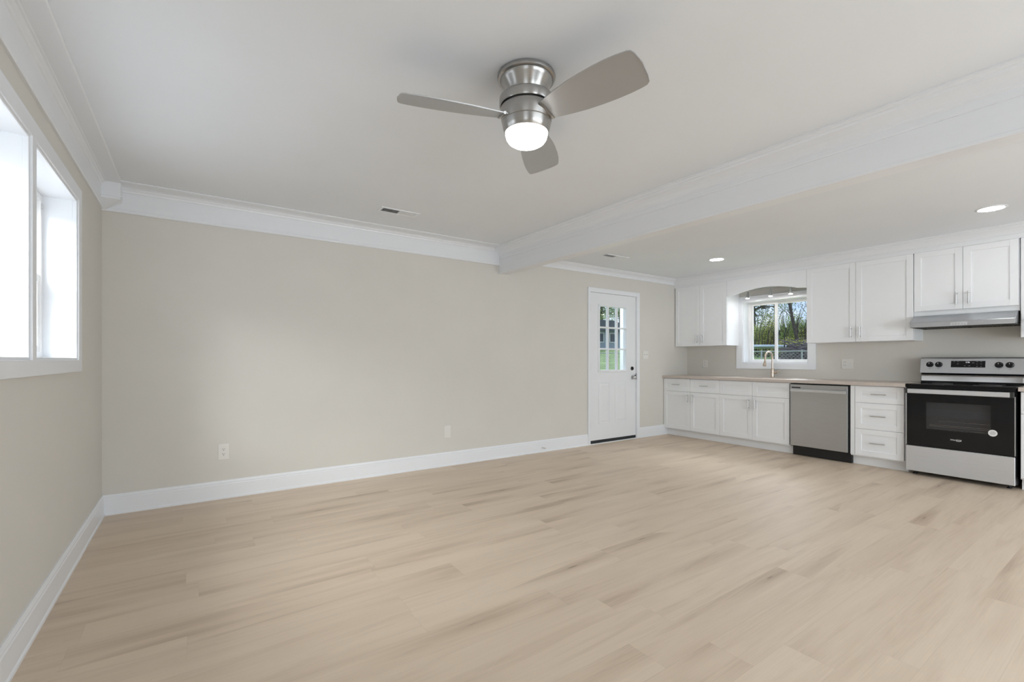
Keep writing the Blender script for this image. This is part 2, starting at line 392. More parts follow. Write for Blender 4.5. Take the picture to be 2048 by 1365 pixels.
# ------------------------------------------------------------------ windows
def frame(bm, axis, a0, a1, z0, z1, w, t0, t1, wz=None):
    """picture-frame of four boards; axis = direction of the horizontal side, t = thickness range on the other"""
    wz = wz or w
    for (p, q, lo, hi) in ((a0, a0 + w, z0, z1), (a1 - w, a1, z0, z1), (a0 + w, a1 - w, z0, z0 + wz), (a0 + w, a1 - w, z1 - wz, z1)):
        if axis == 'Y': box(bm, t0, t1, p, q, lo, hi)
        else: box(bm, p, q, t0, t1, lo, hi)
    return bm
def left_window(num, y0, y1, z0, z1, mull, label):
    root = thing('window_%d' % num, label, 'window', (XL, (y0 + y1) / 2, z0)); root['kind'] = 'structure'
    bm = nb(); cw = 0.082; pr = 0.018
    box(bm, XL, XL + pr, y1 - 0.002, y1 + cw, z0 - 0.065, z1 + 0.074)
    box(bm, XL, XL + pr, y0 - cw, y0 + 0.002, z0 - 0.065, z1 + 0.074)
    box(bm, XL, XL + pr, y0, y1, z1 - 0.002, z1 + 0.074)
    box(bm, XL, XL + pr, y0, y1, z0 - 0.065, z0 + 0.002)
    if mull: box(bm, XL, XL + pr, mull - 0.03, mull + 0.03, z0, z1)
    obj('casing', bm, M['trim'], root, bevel=0.002)
    bays = [(y0, mull - 0.03), (mull + 0.03, y1)] if mull else [(y0, y1)]
    bm = nb()
    for a, b in bays: frame(bm, 'Y', a, b, z0, z1, 0.014, XL - 0.01, XL + 0.010)
    obj('bead', bm, M['trim'], root, bevel=0.003)
    bm = nb()
    for a, b in bays:
        e = 0.012
        box(bm, XL - 0.24, XL - 0.01, a, a + e, z0, z1); box(bm, XL - 0.24, XL - 0.01, b - e, b, z0, z1)
        box(bm, XL - 0.24, XL - 0.01, a, b, z1 - e, z1); box(bm, XL - 0.24, XL - 0.01, a, b, z0, z0 + e)
    if mull: box(bm, XL - 0.24, XL, mull - 0.03, mull + 0.03, z0, z1)
    obj('jamb', bm, M['trim'], root)
    for a, b in bays:
        a += 0.012; b -= 0.012; lo, hi = z0 + 0.012, z1 - 0.012; X0 = XL - 0.13
        bm = nb(); frame(bm, 'Y', a, b, lo, hi, 0.036, X0 - 0.085, X0)
        f = obj('window_frame', bm, M['vinyl'], root, bevel=0.002)
        zm = 1.605
        bm = nb(); frame(bm, 'Y', a + 0.036, b - 0.036, zm - 0.02, hi - 0.036, 0.040, X0 - 0.065, X0 - 0.035, 0.035)
        ym = (a + b) / 2; box(bm, X0 - 0.058, X0 - 0.045, ym - 0.009, ym + 0.009, zm, hi - 0.05)
        obj('upper_sash', bm, M['vinyl'], f, bevel=0.002)
        bm = nb(); frame(bm, 'Y', a + 0.030, b - 0.030, lo + 0.03, zm + 0.022, 0.042, X0 - 0.034, X0 - 0.006, 0.040)
        box(bm, X0 - 0.026, X0 - 0.013, ym - 0.009, ym + 0.009, lo + 0.05, zm)
        box(bm, X0 - 0.026, X0 - 0.013, a + 0.06, b - 0.06, 1.39, 1.408)
        obj('lower_sash', bm, M['vinyl'], f, bevel=0.002)
        bm = nb(); box(bm, X0 - 0.052, X0 - 0.049, a + 0.06, b - 0.06, zm, hi - 0.06)
        box(bm, X0 - 0.021, X0 - 0.018, a + 0.06, b - 0.06, lo + 0.06, zm)
        obj('pane', bm, M['glass'], f)
        bm = nb(); box(bm, X0 - 0.004, X0 + 0.006, b - 0.030, b - 0.018, hi - 0.075, hi - 0.05)
        obj('sash_stop', bm, M['pull'], f)
left_window(1, *WL, 2.70, 'deep white twin window on the left wall')
left_window(3, *WLR, None, 'white window added on the left wall behind the viewpoint for fill light')  # unseen, added to let in more light

def kitchen_window():
    y0, y1, z0, z1 = WK
    root = thing('window_2', 'white sliding kitchen window above the sink', 'window', (XR, (y0 + y1) / 2, z0)); root['kind'] = 'structure'
    bm = nb(); cw = 0.092
    box(bm, XR - 0.018, XR, y0 - cw, y0 + 0.002, z0 - 0.080, z1 + 0.072); box(bm, XR - 0.018, XR, y1 - 0.002, y1 + cw, z0 - 0.080, z1 + 0.072)
    box(bm, XR - 0.018, XR, y0, y1, z0 - 0.080, z0 + 0.002); box(bm, XR - 0.018, XR, y0, y1, z1 - 0.002, z1 + 0.072)
    obj('casing', bm, M['trim'], root, bevel=0.002)
    bm = nb(); e = 0.012; x0, x1 = XR - 0.005, XR + 0.23
    box(bm, x0, x1, y0, y0 + e, z0, z1); box(bm, x0, x1, y1 - e, y1, z0, z1); box(bm, x0, x1, y0, y1, z0, z0 + e); box(bm, x0, x1, y0, y1, z1 - e, z1)
    obj('jamb', bm, M['trim'], root)
    a, b, lo, hi = y0 + e, y1 - e, z0 + e, z1 - e; X0 = XR + 0.125
    bm = nb(); frame(bm, 'Y', a, b, lo, hi, 0.030, X0, X0 + 0.07, 0.022)
    f = obj('window_frame', bm, M['vinyl'], root, bevel=0.002)
    ym = 3.215
    for n_, p, q, dx in (('sash', ym - 0.025, b - 0.028, 0.012), ('sash', a + 0.028, ym + 0.025, 0.036)):
        bm = nb(); frame(bm, 'Y', p, q, lo + 0.018, hi - 0.018, 0.034, X0 + dx, X0 + dx + 0.024, 0.026)
        s = obj(n_, bm, M['vinyl'], f, bevel=0.002)
    for p, q, dx in ((ym, b - 0.05, 0.023), (a + 0.05, ym, 0.047)):
        bm = nb(); box(bm, X0 + dx, X0 + dx + 0.003, p, q, lo + 0.03, hi - 0.03); obj('pane', bm, M['glass'], f)
kitchen_window()

# opening added behind the camera to let fill light in: frame with two glass leaves
def rear_fill():
    a, b, lo, hi = PD
    root = thing('window_4', 'wide glazed opening added behind the viewpoint for fill light', 'patio door', ((a + b) / 2, YF, 0)); root['kind'] = 'structure'
    bm = nb(); frame(bm, 'X', a, b, lo, hi, 0.06, YF - 0.10, YF - 0.02); obj('window_frame', bm, M['vinyl'], root, bevel=0.002)
    for p, q, d in ((a + 0.05, (a + b) / 2 + 0.03, 0.09), ((a + b) / 2 - 0.03, b - 0.05, 0.05)):
        bm = nb(); frame(bm, 'X', p, q, 0.06, hi - 0.06, 0.06, YF - d, YF - d + 0.03); s = obj('sash', bm, M['vinyl'], root, bevel=0.002)
        bm = nb(); box(bm, p + 0.05, q - 0.05, YF - d + 0.013, YF - d + 0.017, 0.11, hi - 0.11); obj('pane', bm, M['glass'], s)
rear_fill()

# ------------------------------------------------------------------ door in the long wall
def build_door():
    root = thing('door_1', 'white half-glass door in the long wall', 'door', (4.88, YB, 0)); root['kind'] = 'structure'
    a, b, zt = DR[0], DR[1], DR[3]
    bm = nb(); yf = YB - 0.018
    box(bm, 4.374, a + 0.012, yf, YB, 0, zt + 0.047); box(bm, b - 0.008, 5.419, yf, YB, 0, zt + 0.047); box(bm, a + 0.01, b - 0.01, yf, YB, zt - 0.012, zt + 0.047)
    obj('casing', bm, M['trim'], root, bevel=0.003)
    bm = nb(); e = 0.012
    box(bm, a, a + e, YB, YB + TW, 0, zt); box(bm, b - e, b, YB, YB + TW, 0, zt); box(bm, a, b, YB, YB + TW, zt - e, zt)
    obj('jamb', bm, M['trim'], root)
    bm = nb(); box(bm, a, b, YB - 0.015, YB + TW, 0.0, 0.010); obj('threshold', bm, M['trim'], root)
    X0, X1, Z0, Z1 = a + 0.014, b - 0.014, 0.050, zt - 0.014; Y0 = YB + 0.008; Y1 = Y0 + 0.044
    g = (4.605, 5.150, 1.008, 1.908)
    bm = nb()
    for p in ((X0, g[0], Z0, Z1), (g[1], X1, Z0, Z1), (g[0], g[1], Z0, g[2]), (g[0], g[1], g[3], Z1)): box(bm, p[0], p[1], Y0, Y1, p[2], p[3])
    slab = obj('door_slab', bm, M['door'], root)
    # two moulded lower panels
    for p, q in ((4.590, 4.815), (4.915, 5.150)):
        bm = nb(); frame(bm, 'X', p, q, 0.265, 0.850, 0.014, Y0 - 0.005, Y0 + 0.001)
        n = len(bm.verts)
        c = [(p + .030, q - .030, .295, .820, 0.0), (p + .048, q - .048, .313, .802, -0.007)]
        v0 = [bm.verts.new((x, Y0 + c[0][4], z)) for x, z in ((c[0][0], c[0][2]), (c[0][1], c[0][2]), (c[0][1], c[0][3]), (c[0][0], c[0][3]))]
        v1 = [bm.verts.new((x, Y0 + c[1][4], z)) for x, z in ((c[1][0], c[1][2]), (c[1][1], c[1][2]), (c[1][1], c[1][3]), (c[1][0], c[1][3]))]
        for i in range(4): bm.faces.new((v0[i], v0[(i + 1) % 4], v1[(i + 1) % 4], v1[i]))
        bm.faces.new(v1)
        bmesh.ops.recalc_face_normals(bm, faces=bm.faces[:])
        obj('raised_panel', bm, M['door'], slab, bevel=0.002)
    bm = nb(); frame(bm, 'X', g[0] - 0.024, g[1] + 0.024, g[2] - 0.024, g[3] + 0.024, 0.030, Y0 - 0.010, Y1 + 0.01)
    lite = obj('lite_frame', bm, M['door'], slab, bevel=0.004)
    bm = nb()
    for i in (1, 2):
        x = g[0] + (g[1] - g[0]) * i / 3; box(bm, x - 0.012, x + 0.012, Y0 + 0.002, Y0 + 0.042, g[2], g[3])
        z = g[2] + (g[3] - g[2]) * i / 3; box(bm, g[0], g[1], Y0 + 0.003, Y0 + 0.041, z - 0.011, z + 0.011)
    obj('muntin_grid', bm, M['door'], slab, bevel=0.003)
    bm = nb(); box(bm, g[0], g[1], Y0 + 0.020, Y0 + 0.024, g[2], g[3]); obj('pane', bm, M['glass'], slab)
    bm = nb(); box(bm, X0, X1, Y0 - 0.004, Y1, 0.011, 0.050); obj('door_sweep', bm, M['sweep'], slab)
    # lockset
    bm = nb(); kx = 5.285
    lathe(bm, [(0, -0.062), (.014, -.062), (.024, -.055), (.028, -.042), (.026, -.032), (.014, -.022), (.011, -.012), (.030, -.010), (.032, -.004), (.032, 0.0)], kx, Y0, 0.900, 28, 'Y')
    obj('door_knob', bm, M['pull'], slab, smooth=True)
    bm = nb(); lathe(bm, [(0, -0.014), (.022, -.014), (.028, -.008), (.029, 0)], kx - 0.008, Y0, 1.030, 28, 'Y')
    box(bm, kx - 0.013, kx - 0.003, Y0 - 0.028, Y0 - 0.012, 1.013, 1.047)
    obj('deadbolt', bm, M['dark'], slab, smooth=True)
    bm = nb(); box(bm, b - 0.030, b - 0.012, YB - 0.006, YB + 0.009, 0.875, 0.935)
    tube(bm, [(b - 0.022, YB - 0.012, 0.945), (b - 0.022, YB - 0.012, 0.955)], 0.006)
    obj('strike_latch', bm, M['dark'], root)
    for z in (1.864, 1.062, 0.270):
        bm = nb(); tube(bm, [(a + 0.014, YB + 0.001, z - 0.048), (a + 0.014, YB + 0.001, z + 0.048)], 0.008)
        box(bm, a + 0.014, a + 0.034, YB + 0.003, YB + 0.010, z - 0.048, z + 0.048)
        obj('hinge', bm, M['pull'], root)
build_door()
# ------------------------------------------------------------------ wall plates
def plate_back(name, x, z, wd, ht, label, cat, kind):
    root = thing(name, label, cat, (x, YB, z - ht / 2)); Y = YB
    bm = nb(); box(bm, x - wd / 2, x + wd / 2, Y - 0.006, Y, z - ht / 2, z + ht / 2); obj('cover_plate', bm, M['plate'], root, bevel=0.003)
    if kind == 'duplex':
        for dz in (0.020, -0.020):
            bm = nb(); prism(bm, [(x + .017 * math.cos(t), z + dz + .0145 * max(-.9, min(.9, math.sin(t) * 1.25))) for t in [i * PI / 12 for i in range(24)]], 'Y', Y - 0.008, Y - 0.004)
            r = obj('receptacle', bm, M['plate'], root)
            bm = nb(); box(bm, x - .008, x - .005, Y - .0085, Y - .0075, z + dz - .002, z + dz + .007); box(bm, x + .005, x + .008, Y - .0085, Y - .0075, z + dz - .001, z + dz + .006)
            lathe(bm, [(.003, -.0085), (.003, -.0070)], x, Y, z + dz - .008, 10, 'Y'); obj('slot', bm, M['blackm'], r)
    elif kind == 'paddle':
        bm = nb(); box(bm, x - 0.019, x + 0.019, Y - 0.009, Y - 0.004, z - 0.036, z + 0.036); obj('insert', bm, M['plate'], root, bevel=0.002)
    elif kind == 'toggles':
        for dx in (-0.025, 0.025):
            bm = nb(); box(bm, x + dx - 0.006, x + dx + 0.006, Y - 0.0075, Y - 0.005, z - 0.014, z + 0.014); box(bm, x + dx - 0.004, x + dx + 0.004, Y - 0.019, Y - 0.006, z - 0.002, z + 0.012)
            obj('toggle', bm, M['plate'], root, bevel=0.001)
    return root
plate_back('power_outlet', 0.203, 0.390, 0.080, 0.134, 'white duplex power outlet low on the long wall near the left corner', 'outlet', 'duplex')
plate_back('blank_wall_plate', 2.274, 0.371, 0.080, 0.134, 'white rectangular wall plate without slots low on the long wall', 'wall plate', 'paddle')
plate_back('light_switch', 5.563, 1.228, 0.125, 0.125, 'white double toggle light switch between the door and the cabinets', 'light switch', 'toggles')
def plate_right(name, y, z, wd, ht, label, cat, gang):
    root = thing(name, label, cat, (XR, y, z - ht / 2)); X = XR
    bm = nb(); box(bm, X - 0.006, X, y - wd / 2, y + wd / 2, z - ht / 2, z + ht / 2); obj('cover_plate', bm, M['plate'], root, bevel=0.003)
    for i in range(gang):
        yy = y + (0 if gang == 1 else (0.027 - 0.054 * i))
        if i == 0:
            for dz in (0.020, -0.020):
                bm = nb(); prism(bm, [(yy + .017 * math.cos(t), z + dz + .0145 * max(-.9, min(.9, math.sin(t) * 1.25))) for t in [k * PI / 12 for k in range(24)]], 'X', X - 0.008, X - 0.004)
                r = obj('receptacle', bm, M['plate'], root)
                bm = nb()
                for d in (-.0065, .0065): box(bm, X - .0085, X - .0075, yy + d - .0015, yy + d + .0015, z + dz - .002, z + dz + .007)
                obj('slot', bm, M['blackm'], r)
        else:
            bm = nb(); box(bm, X - 0.0075, X - 0.005, yy - .006, yy + .006, z - .014, z + .014); box(bm, X - 0.019, X - 0.006, yy - .004, yy + .004, z - .002, z + .012)
            obj('toggle', bm, M['plate'], root, bevel=0.001)
plate_right('power_outlet', 4.210, 1.095, 0.082, 0.122, 'white duplex outlet above the counter under the corner wall cabinet', 'outlet', 1)
plate_right('switched_outlet', 2.300, 1.107, 0.125, 0.125, 'wide white plate with an outlet and a switch left of the stove', 'outlet', 2)
# spring door stop
bm = nb(); r_ = thing('door_stop', 'small spring door stop on the baseboard left of the door', 'door stop', (3.584, YB - 0.015, 0.05))
lathe(bm, [(.010, 0.0), (.010, -.004), (.006, -.006)], 3.584, YB - 0.014, 0.058, 16, 'Y')
tube(bm, [(3.584 + .0055 * math.cos(t), YB - 0.020 - 0.05 * t / (2 * PI * 9), 0.058 + .0055 * math.sin(t)) for t in [i * PI / 5 for i in range(91)]], 0.0011, 5)
obj('spring', bm, M['pull'], r_)
bm = nb(); lathe(bm, [(.0, -.083), (.007, -.083), (.008, -.074), (.006, -.068), (0, -.068)], 3.584, YB - 0.002, 0.058, 16, 'Y'); obj('rubber_tip', bm, M['plate'], r_)

# ------------------------------------------------------------------ ceiling registers
def register(x0, x1, y0, y1, z, label):
    root = thing('ceiling_vent', label, 'vent', ((x0 + x1) / 2, (y0 + y1) / 2, z - 0.006), 'ceiling registers')
    bm = nb(); f = 0.022
    for a, b, c, d in ((x0 - f, x1 + f, y0 - f, y0), (x0 - f, x1 + f, y1, y1 + f), (x0 - f, x0, y0, y1), (x1, x1 + f, y0, y1), ((x0 + x1) / 2 - .004, (x0 + x1) / 2 + .004, y0, y1)):
        box(bm, a, b, c, d, z - 0.006, z + 0.004)
    obj('frame', bm, M['trim'], root, bevel=0.002)
    bm = nb(); box(bm, x0, x1, y0, y1, z - 0.0006, z + 0.002)  # dark sheet stands in for the shaded duct behind the louvers
    obj('duct_shade_sheet', bm, M['duct'], root)
    xm = (x0 + x1) / 2
    for s, a, b in ((1, x0, xm - .004), (-1, xm + .004, x1)):
        bm = nb(); n = 11
        for i in range(n):
            x = a + (i + 0.5) * (b - a) / n; dx, dz = 0.0062 * s, 0.0028
            if s > 0: pts = [(x - 0.0045, z - 0.0062), (x - 0.0035, z - 0.0065), (x - 0.0005, z - 0.0012), (x - 0.0015, z - 0.0008)]
            else: pts = [(x - 0.0058, z - 0.0012), (x - 0.0055, z - 0.0018), (x + 0.0055, z - 0.0058), (x + 0.0058, z - 0.0052)]
            prism(bm, pts, 'Y', y0, y1)
        obj('louver_bank', bm, M['trim'], root)
register(1.335, 1.640, 3.868, 3.955, HL, 'white ceiling vent above the long wall in the living area')
register(4.050, 4.405, 3.868, 3.945, HK, 'white ceiling vent in the kitchen ceiling above the door')

# ------------------------------------------------------------------ recessed lights
def can(x, y, label):
    root = thing('recessed_light', label, 'ceiling light', (x, y, HK - 0.008), 'recessed kitchen lights')
    bm = nb(); lathe(bm, [(.078, -0.004), (.082, -0.007), (.098, -0.003), (.098, 0.001), (.078, 0.001), (.078, -0.004)], x, y, HK, 48); obj('trim_ring', bm, M['trim'], root, smooth=True)
    bm = nb(); lathe(bm, [(0, -0.0042), (.078, -0.0042), (.078, 0.0), (0, 0.0)], x, y, HK, 48); obj('lens', bm, M['led'], root)
can(5.400, 3.288, 'lit recessed ceiling light in front of the kitchen window')
can(5.462, 0.879, 'lit recessed ceiling light in front of the range hood')
can(5.462, -1.50, 'added lit recessed ceiling light for fill, unseen behind the viewpoint along the kitchen wall')  # added out of view to brighten the floor and kitchen
can(4.000, -0.90, 'added lit recessed ceiling light for fill, unseen behind the viewpoint near the beam')  # another unseen lamp added for fill

# ------------------------------------------------------------------ ceiling fan
def ceiling_fan():
    fx, fy = 1.258, 1.702
    root = thing('ceiling_fan', 'brushed nickel three-blade ceiling fan with a lit white globe', 'ceiling fan', (fx, fy, HL))
    L = lambda prof, name, m, par=root: obj(name, lathe(nb(), prof, fx, fy, 0, 72), M[m], par, smooth=True)
    L([(0, HL), (.120, HL), (.131, HL - .004), (.1335, HL - .012), (.131, HL - .021), (.124, HL - .026), (.1215, HL - .026), (.1215, HL - .020), (0, HL - .020)], 'canopy', 'nickel')
    L([(.1205, HL - .021), (.1205, HL - .028), (.112, HL - .040), (.095, HL - .066), (.084, HL - .088), (.080, HL - .110), (0, HL - .110)], 'neck_cone', 'nickel')
    L([(0, 2.366), (.095, 2.366), (.118, 2.362), (.125, 2.354), (.1255, 2.322), (.122, 2.316), (0, 2.316)], 'motor_cap', 'nickel')
    L([(.116, 2.319), (.116, 2.308), (0, 2.308)], 'black_slot', 'blackm')  # matte black slot between motor cap and housing
    h = L([(0, 2.3085), (.1195, 2.3085), (.1215, 2.303), (.119, 2.275), (.1135, 2.2485), (.1115, 2.247), (.1115, 2.2445), (.1125, 2.243), (.108, 2.222), (.1015, 2.202), (.099, 2.200), (0, 2.200)], 'motor_housing', 'nickel')
    L([(.099, 2.203), (.0975, 2.198), (.0965, 2.190), (.0925, 2.175), (.084, 2.162), (.069, 2.152), (.050, 2.1465), (.025, 2.1435), (0, 2.143)], 'light_globe', 'globe')
    base = math.radians(43)
    # outline: (radius, half chord on the cw side, half chord on the ccw side)
    prof = [(.100, .046, .050), (.150, .060, .060), (.210, .074, .072), (.280, .086, .084), (.350, .093, .091), (.420, .096, .095), (.480, .095, .095), (.530, .090, .092), (.553, .086, .088), (.566, .080, .078), (.573, .066, .050), (.577, .040, .012), (.579, .012, -.008)]
    for k in range(3):
        an = base + k * 2 * PI / 3; ur = Vector((math.cos(an), math.sin(an), 0)); ut = Vector((-math.sin(an), math.cos(an), 0)); pitch = math.radians(16.0)
        wv = ut * math.cos(pitch) - Vector((0, 0, 1)) * math.sin(pitch)      # ccw edge hangs lower
        nv = ur.cross(wv); c0 = Vector((fx, fy, 2.266))
        bm = nb(); th = 0.0022; T = []; Bt = []
        for r, a, b in prof:
            row_t, row_b = [], []
            for j in range(9):
                s = -a + (a + b) * j / 8; camber = 0.004 * (1 - ((j - 4) / 4) ** 2)
                p = c0 + ur * r + wv * s + nv * camber
                row_t.append(bm.verts.new(p + nv * th)); row_b.append(bm.verts.new(p - nv * th))
            T.append(row_t); Bt.append(row_b)
        n = len(prof)
        for i in range(n - 1):
            for j in range(8):
                bm.faces.new((T[i][j], T[i + 1][j], T[i + 1][j + 1], T[i][j + 1])); bm.faces.new((Bt[i][j], Bt[i][j + 1], Bt[i + 1][j + 1], Bt[i + 1][j]))
            bm.faces.new((T[i][0], Bt[i][0], Bt[i + 1][0], T[i + 1][0])); bm.faces.new((T[i][8], T[i + 1][8], Bt[i + 1][8], Bt[i][8]))
        for row, rb in ((T[0], Bt[0]), (T[-1], Bt[-1])):
            for j in range(8): bm.faces.new((row[j], row[j + 1], rb[j + 1], rb[j]))
        bmesh.ops.recalc_face_normals(bm, faces=bm.faces[:])
        bl = obj('blade', bm, M['blade'], root, smooth=True)
        bm = nb()      # thin slot plate where the blade enters the housing
        for s0, s1 in ((-.050, .054),):
            pts = [c0 + ur * .1135 + wv * s0, c0 + ur * .1235 + wv * s0, c0 + ur * .1235 + wv * s1, c0 + ur * .1135 + wv * s1]
            lo = [bm.verts.new(p - nv * .006) for p in pts]; hi = [bm.verts.new(p + nv * .006) for p in pts]
            bm.faces.new(lo); bm.faces.new(hi)
            for i in range(4): bm.faces.new((lo[i], lo[(i + 1) % 4], hi[(i + 1) % 4], hi[i]))
        bmesh.ops.recalc_face_normals(bm, faces=bm.faces[:])
        obj('blade_iron', bm, M['nickel'], bl)
ceiling_fan()

# ------------------------------------------------------------------ cabinets (fronts face -X)
def shaker(parent, name, xf, y0, y1, z0, z1, rail=0.057, th=0.020):
    bm = nb(); g = 0.0015; y0 += g; y1 -= g; z0 += g; z1 -= g
    r = min(rail, (z1 - z0) * 0.30)
    box(bm, xf, xf + th, y0, y0 + rail, z0, z1); box(bm, xf, xf + th, y1 - rail, y1, z0, z1)
    box(bm, xf, xf + th, y0 + rail, y1 - rail, z0, z0 + r); box(bm, xf, xf + th, y0 + rail, y1 - rail, z1 - r, z1)
    box(bm, xf + 0.008, xf + th - 0.001, y0 + rail - 0.001, y1 - rail + 0.001, z0 + r - 0.001, z1 - r + 0.001)
    return obj(name, bm, M['cab'], parent, bevel=0.0012)
def pull(parent, x, y, z, length, vertical):
    bm = nb(); d = 0.030; h = length / 2; e = h * 0.72
    if vertical:
        tube(bm, [(x - d, y, z - h), (x - d, y, z + h)], 0.0058)
        for s in (-e, e): tube(bm, [(x, y, z + s), (x - d, y, z + s)], 0.0048)
    else:
        tube(bm, [(x - d, y - h, z), (x - d, y + h, z)], 0.0058)
        for s in (-e, e): tube(bm, [(x, y + s, z), (x - d, y + s, z)], 0.0048)
    return obj('pull', bm, M['pull'], parent, smooth=True)
def base_cab(name, label, y0, y1, fronts, stile_l=0.0, stile_r=0.0, toe=(0, 0)):
    """fronts: (kind, y0, y1, z0, z1, pull) ; pull: None | ('h',y,z,len) | ('v',y,z,len)"""
    root = thing(name, label, 'cabinet', (6.3, (y0 + y1) / 2, 0), 'kitchen base cabinets')
    bm = nb(); box(bm, XF + 0.0205, XR - 0.001, y0, y1, 0.100, 0.8785); obj('carcass', bm, M['cab'], root, bevel=0.001)
    bm = nb(); box(bm, XF + 0.0875, XR - 0.02, y0 + toe[0], y1 - toe[1], 0, 0.100); obj('toe_kick', bm, M['cab'], root)
    for kind, a, b, c, d, pl in fronts:
        f = shaker(root, kind, XF, a, b, c, d)
        if pl: pull(f, XF, pl[1], pl[2], pl[3], pl[0] == 'v')
    return root
zt, zs, zb = 0.872, 0.681, 0.113
Y = (4.526, 4.065, 3.605, 3.150, 2.694)
base_cab('base_cabinet', 'white base cabinet in the corner next to the door, two drawers over two doors', Y[2], 4.530,
         [('drawer', Y[1], Y[0], zs, zt, ('h', 4.295, .783, .125)), ('drawer', Y[2], Y[1], zs, zt, ('h', 3.835, .781, .125)),
          ('door', Y[1], Y[0], zb, zs, ('v', Y[1] + .045, .585, .125)), ('door', Y[2], Y[1], zb, zs, ('v', Y[1] - .045, .585, .125))])
base_cab('sink_cabinet', 'white base cabinet under the sink left of the dishwasher', Y[4] - 0.002, Y[2],
         [('drawer', Y[3], Y[2], zs, zt, None), ('drawer', Y[4], Y[3], zs, zt, None),
          ('door', Y[3], Y[2], zb, zs, ('v', Y[3] + .045, .575, .135)), ('door', Y[4], Y[3], zb, zs, ('v', Y[3] - .045, .575, .135))])
D0, D1 = 1.590, 2.018
base_cab('drawer_cabinet', 'white three-drawer base cabinet between the dishwasher and the stove', 1.578, 2.062,
         [('drawer', D0, D1, 0.690, zt, ('h', 1.80, .787, .130)), ('drawer', D0, D1, 0.405, 0.690, ('h', 1.805, .553, .135)), ('drawer', D0, D1, zb, 0.405, ('h', 1.81, .262, .135))])
bm = nb(); box(bm, XF + .0035, XF + .0215, 2.020, 2.061, zb, zt)
obj('filler_strip', bm, M['cab'], bpy.data.objects['drawer_cabinet'], bevel=0.001)
base_cab('end_base_cabinet', 'white base cabinet at the right edge beside the stove', 0.05, 0.785,
         [('drawer', 0.05, 0.783, zs, zt, ('h', .42, .783, .125)), ('door', .418, .783, zb, zs, ('v', .46, .585, .125)), ('door', .05, .416, zb, zs, ('v', .37, .585, .125))])

def upper(name, label, y0, y1, z0, z1, doors, zb=None):
    root = thing(name, label, 'cabinet', (6.45, (y0 + y1) / 2, zb or z0), 'kitchen wall cabinets')
    bm = nb(); box(bm, XU + 0.0205, XR - 0.001, y0, y1, zb or z0, z1 + 0.02); obj('carcass', bm, M['cab'], root, bevel=0.001)
    for a, b, pl in doors:
        f = shaker(root, 'door', XU, a, b, z0, z1)
        if pl is not None: pull(f, XU, pl, z0 + 0.108, 0.128, True)
    return root
UZ0, UZ1 = 1.365, 2.283
upper('wall_cabinet', 'white double-door wall cabinet in the corner left of the kitchen window', 3.663, 4.529, UZ0, UZ1, [(4.092, 4.518, 4.137), (3.663, 4.092, 4.047)])
upper('wall_cabinet', 'white double-door wall cabinet between the kitchen window and the hood', 1.588, 2.622, UZ0, UZ1, [(2.106, 2.622, 2.150), (1.588, 2.106, 2.062)])
upper('wall_cabinet', 'short white double-door wall cabinet directly above the range hood', 0.826, 1.586, 1.664, UZ1, [(1.207, 1.584, 1.252), (0.830, 1.207, 1.162)], zb=1.614)
upper('wall_cabinet', 'white wall cabinet at the right edge of the picture beside the hood', 0.12, 0.822, UZ0, UZ1, [(0.470, 0.818, .788), (0.122, 0.470, .17)])
# arched valance between the wall cabinets
bm = nb(); ya, yb = 2.6235, 3.6615; pts = [(ya, HK - 0.137), (ya, 2.058)]
n = 28; a0, a1 = ya + 0.115, yb - 0.115
for i in range(n + 1):
    y = a0 + (a1 - a0) * i / n; u = 2 * i / n - 1
    pts.append((y, 2.070 + 0.062 * math.cos(u * PI / 2) ** 0.85))
pts += [(yb, 2.058), (yb, HK - 0.137)]
prism(bm, pts, 'X', XU + 0.002, XU + 0.021)
tag(obj('arched_valance', bm, M['cab']), 'white arched valance board over the kitchen window', 'valance')

# ------------------------------------------------------------------ counters
SK = (6.085, 6.470, 2.800, 3.500)     # sink cut-out
bm = nb(); cz0, cz1, cx0, cx1 = 0.8785, 0.914, XF - 0.032, XR - 0.001
for p in ((cx0, SK[0], 1.574, 4.5305), (SK[1], cx1, 1.574, 4.5305), (SK[0], SK[1], 1.574, SK[2]), (SK[0], SK[1], SK[3], 4.5305)): box(bm, p[0], p[1], p[2], p[3], cz0, cz1)
tag(obj('countertop', bm, M['counter'], bevel=0.0), 'long beige countertop running from the corner to the stove', 'countertop')
bm = nb(); box(bm, cx0, cx1, 0.04, 0.794, cz0, cz1)
tag(obj('countertop', bm, M['counter'], bevel=0.002), 'short beige countertop right of the stove', 'countertop')
def sink():
    root = thing('kitchen_sink', 'beige drop-in kitchen sink set into the long counter', 'sink', (6.28, 3.15, 0.914))
    bm = nb(); x0, x1, y0, y1 = SK; r = 0.022
    for p in ((x0 - r, x0 + 0.006, y0 - r, y1 + r), (x1 - 0.006, x1 + r, y0 - r, y1 + r), (x0, x1, y0 - r, y0 + 0.006), (x0, x1, y1 - 0.006, y1 + r)): box(bm, p[0], p[1], p[2], p[3], 0.9142, 0.9180)
    obj('rim', bm, M['sinkrim'], root, bevel=0.001)
    bm = nb(); t = 0.002; e = 0.004; zf = 0.895
    x0 += e; x1 -= e; y0 += e; y1 -= e
    for p in ((x0, x0 + t, y0, y1), (x1 - t, x1, y0, y1), (x0, x1, y0, y0 + t), (x0, x1, y1 - t, y1)): box(bm, p[0], p[1], p[2], p[3], zf, 0.915)
    box(bm, x0, x1, y0, y1, zf - 0.006, zf); obj('basin', bm, M['sinkrim'], root)
    bm = nb(); lathe(bm, [(0, .002), (.035, .002), (.042, .001), (.042, 0), (0, 0)], (x0 + x1) / 2, (y0 + y1) / 2, zf, 24); obj('drain', bm, M['chrome'], root, smooth=True)
sink()
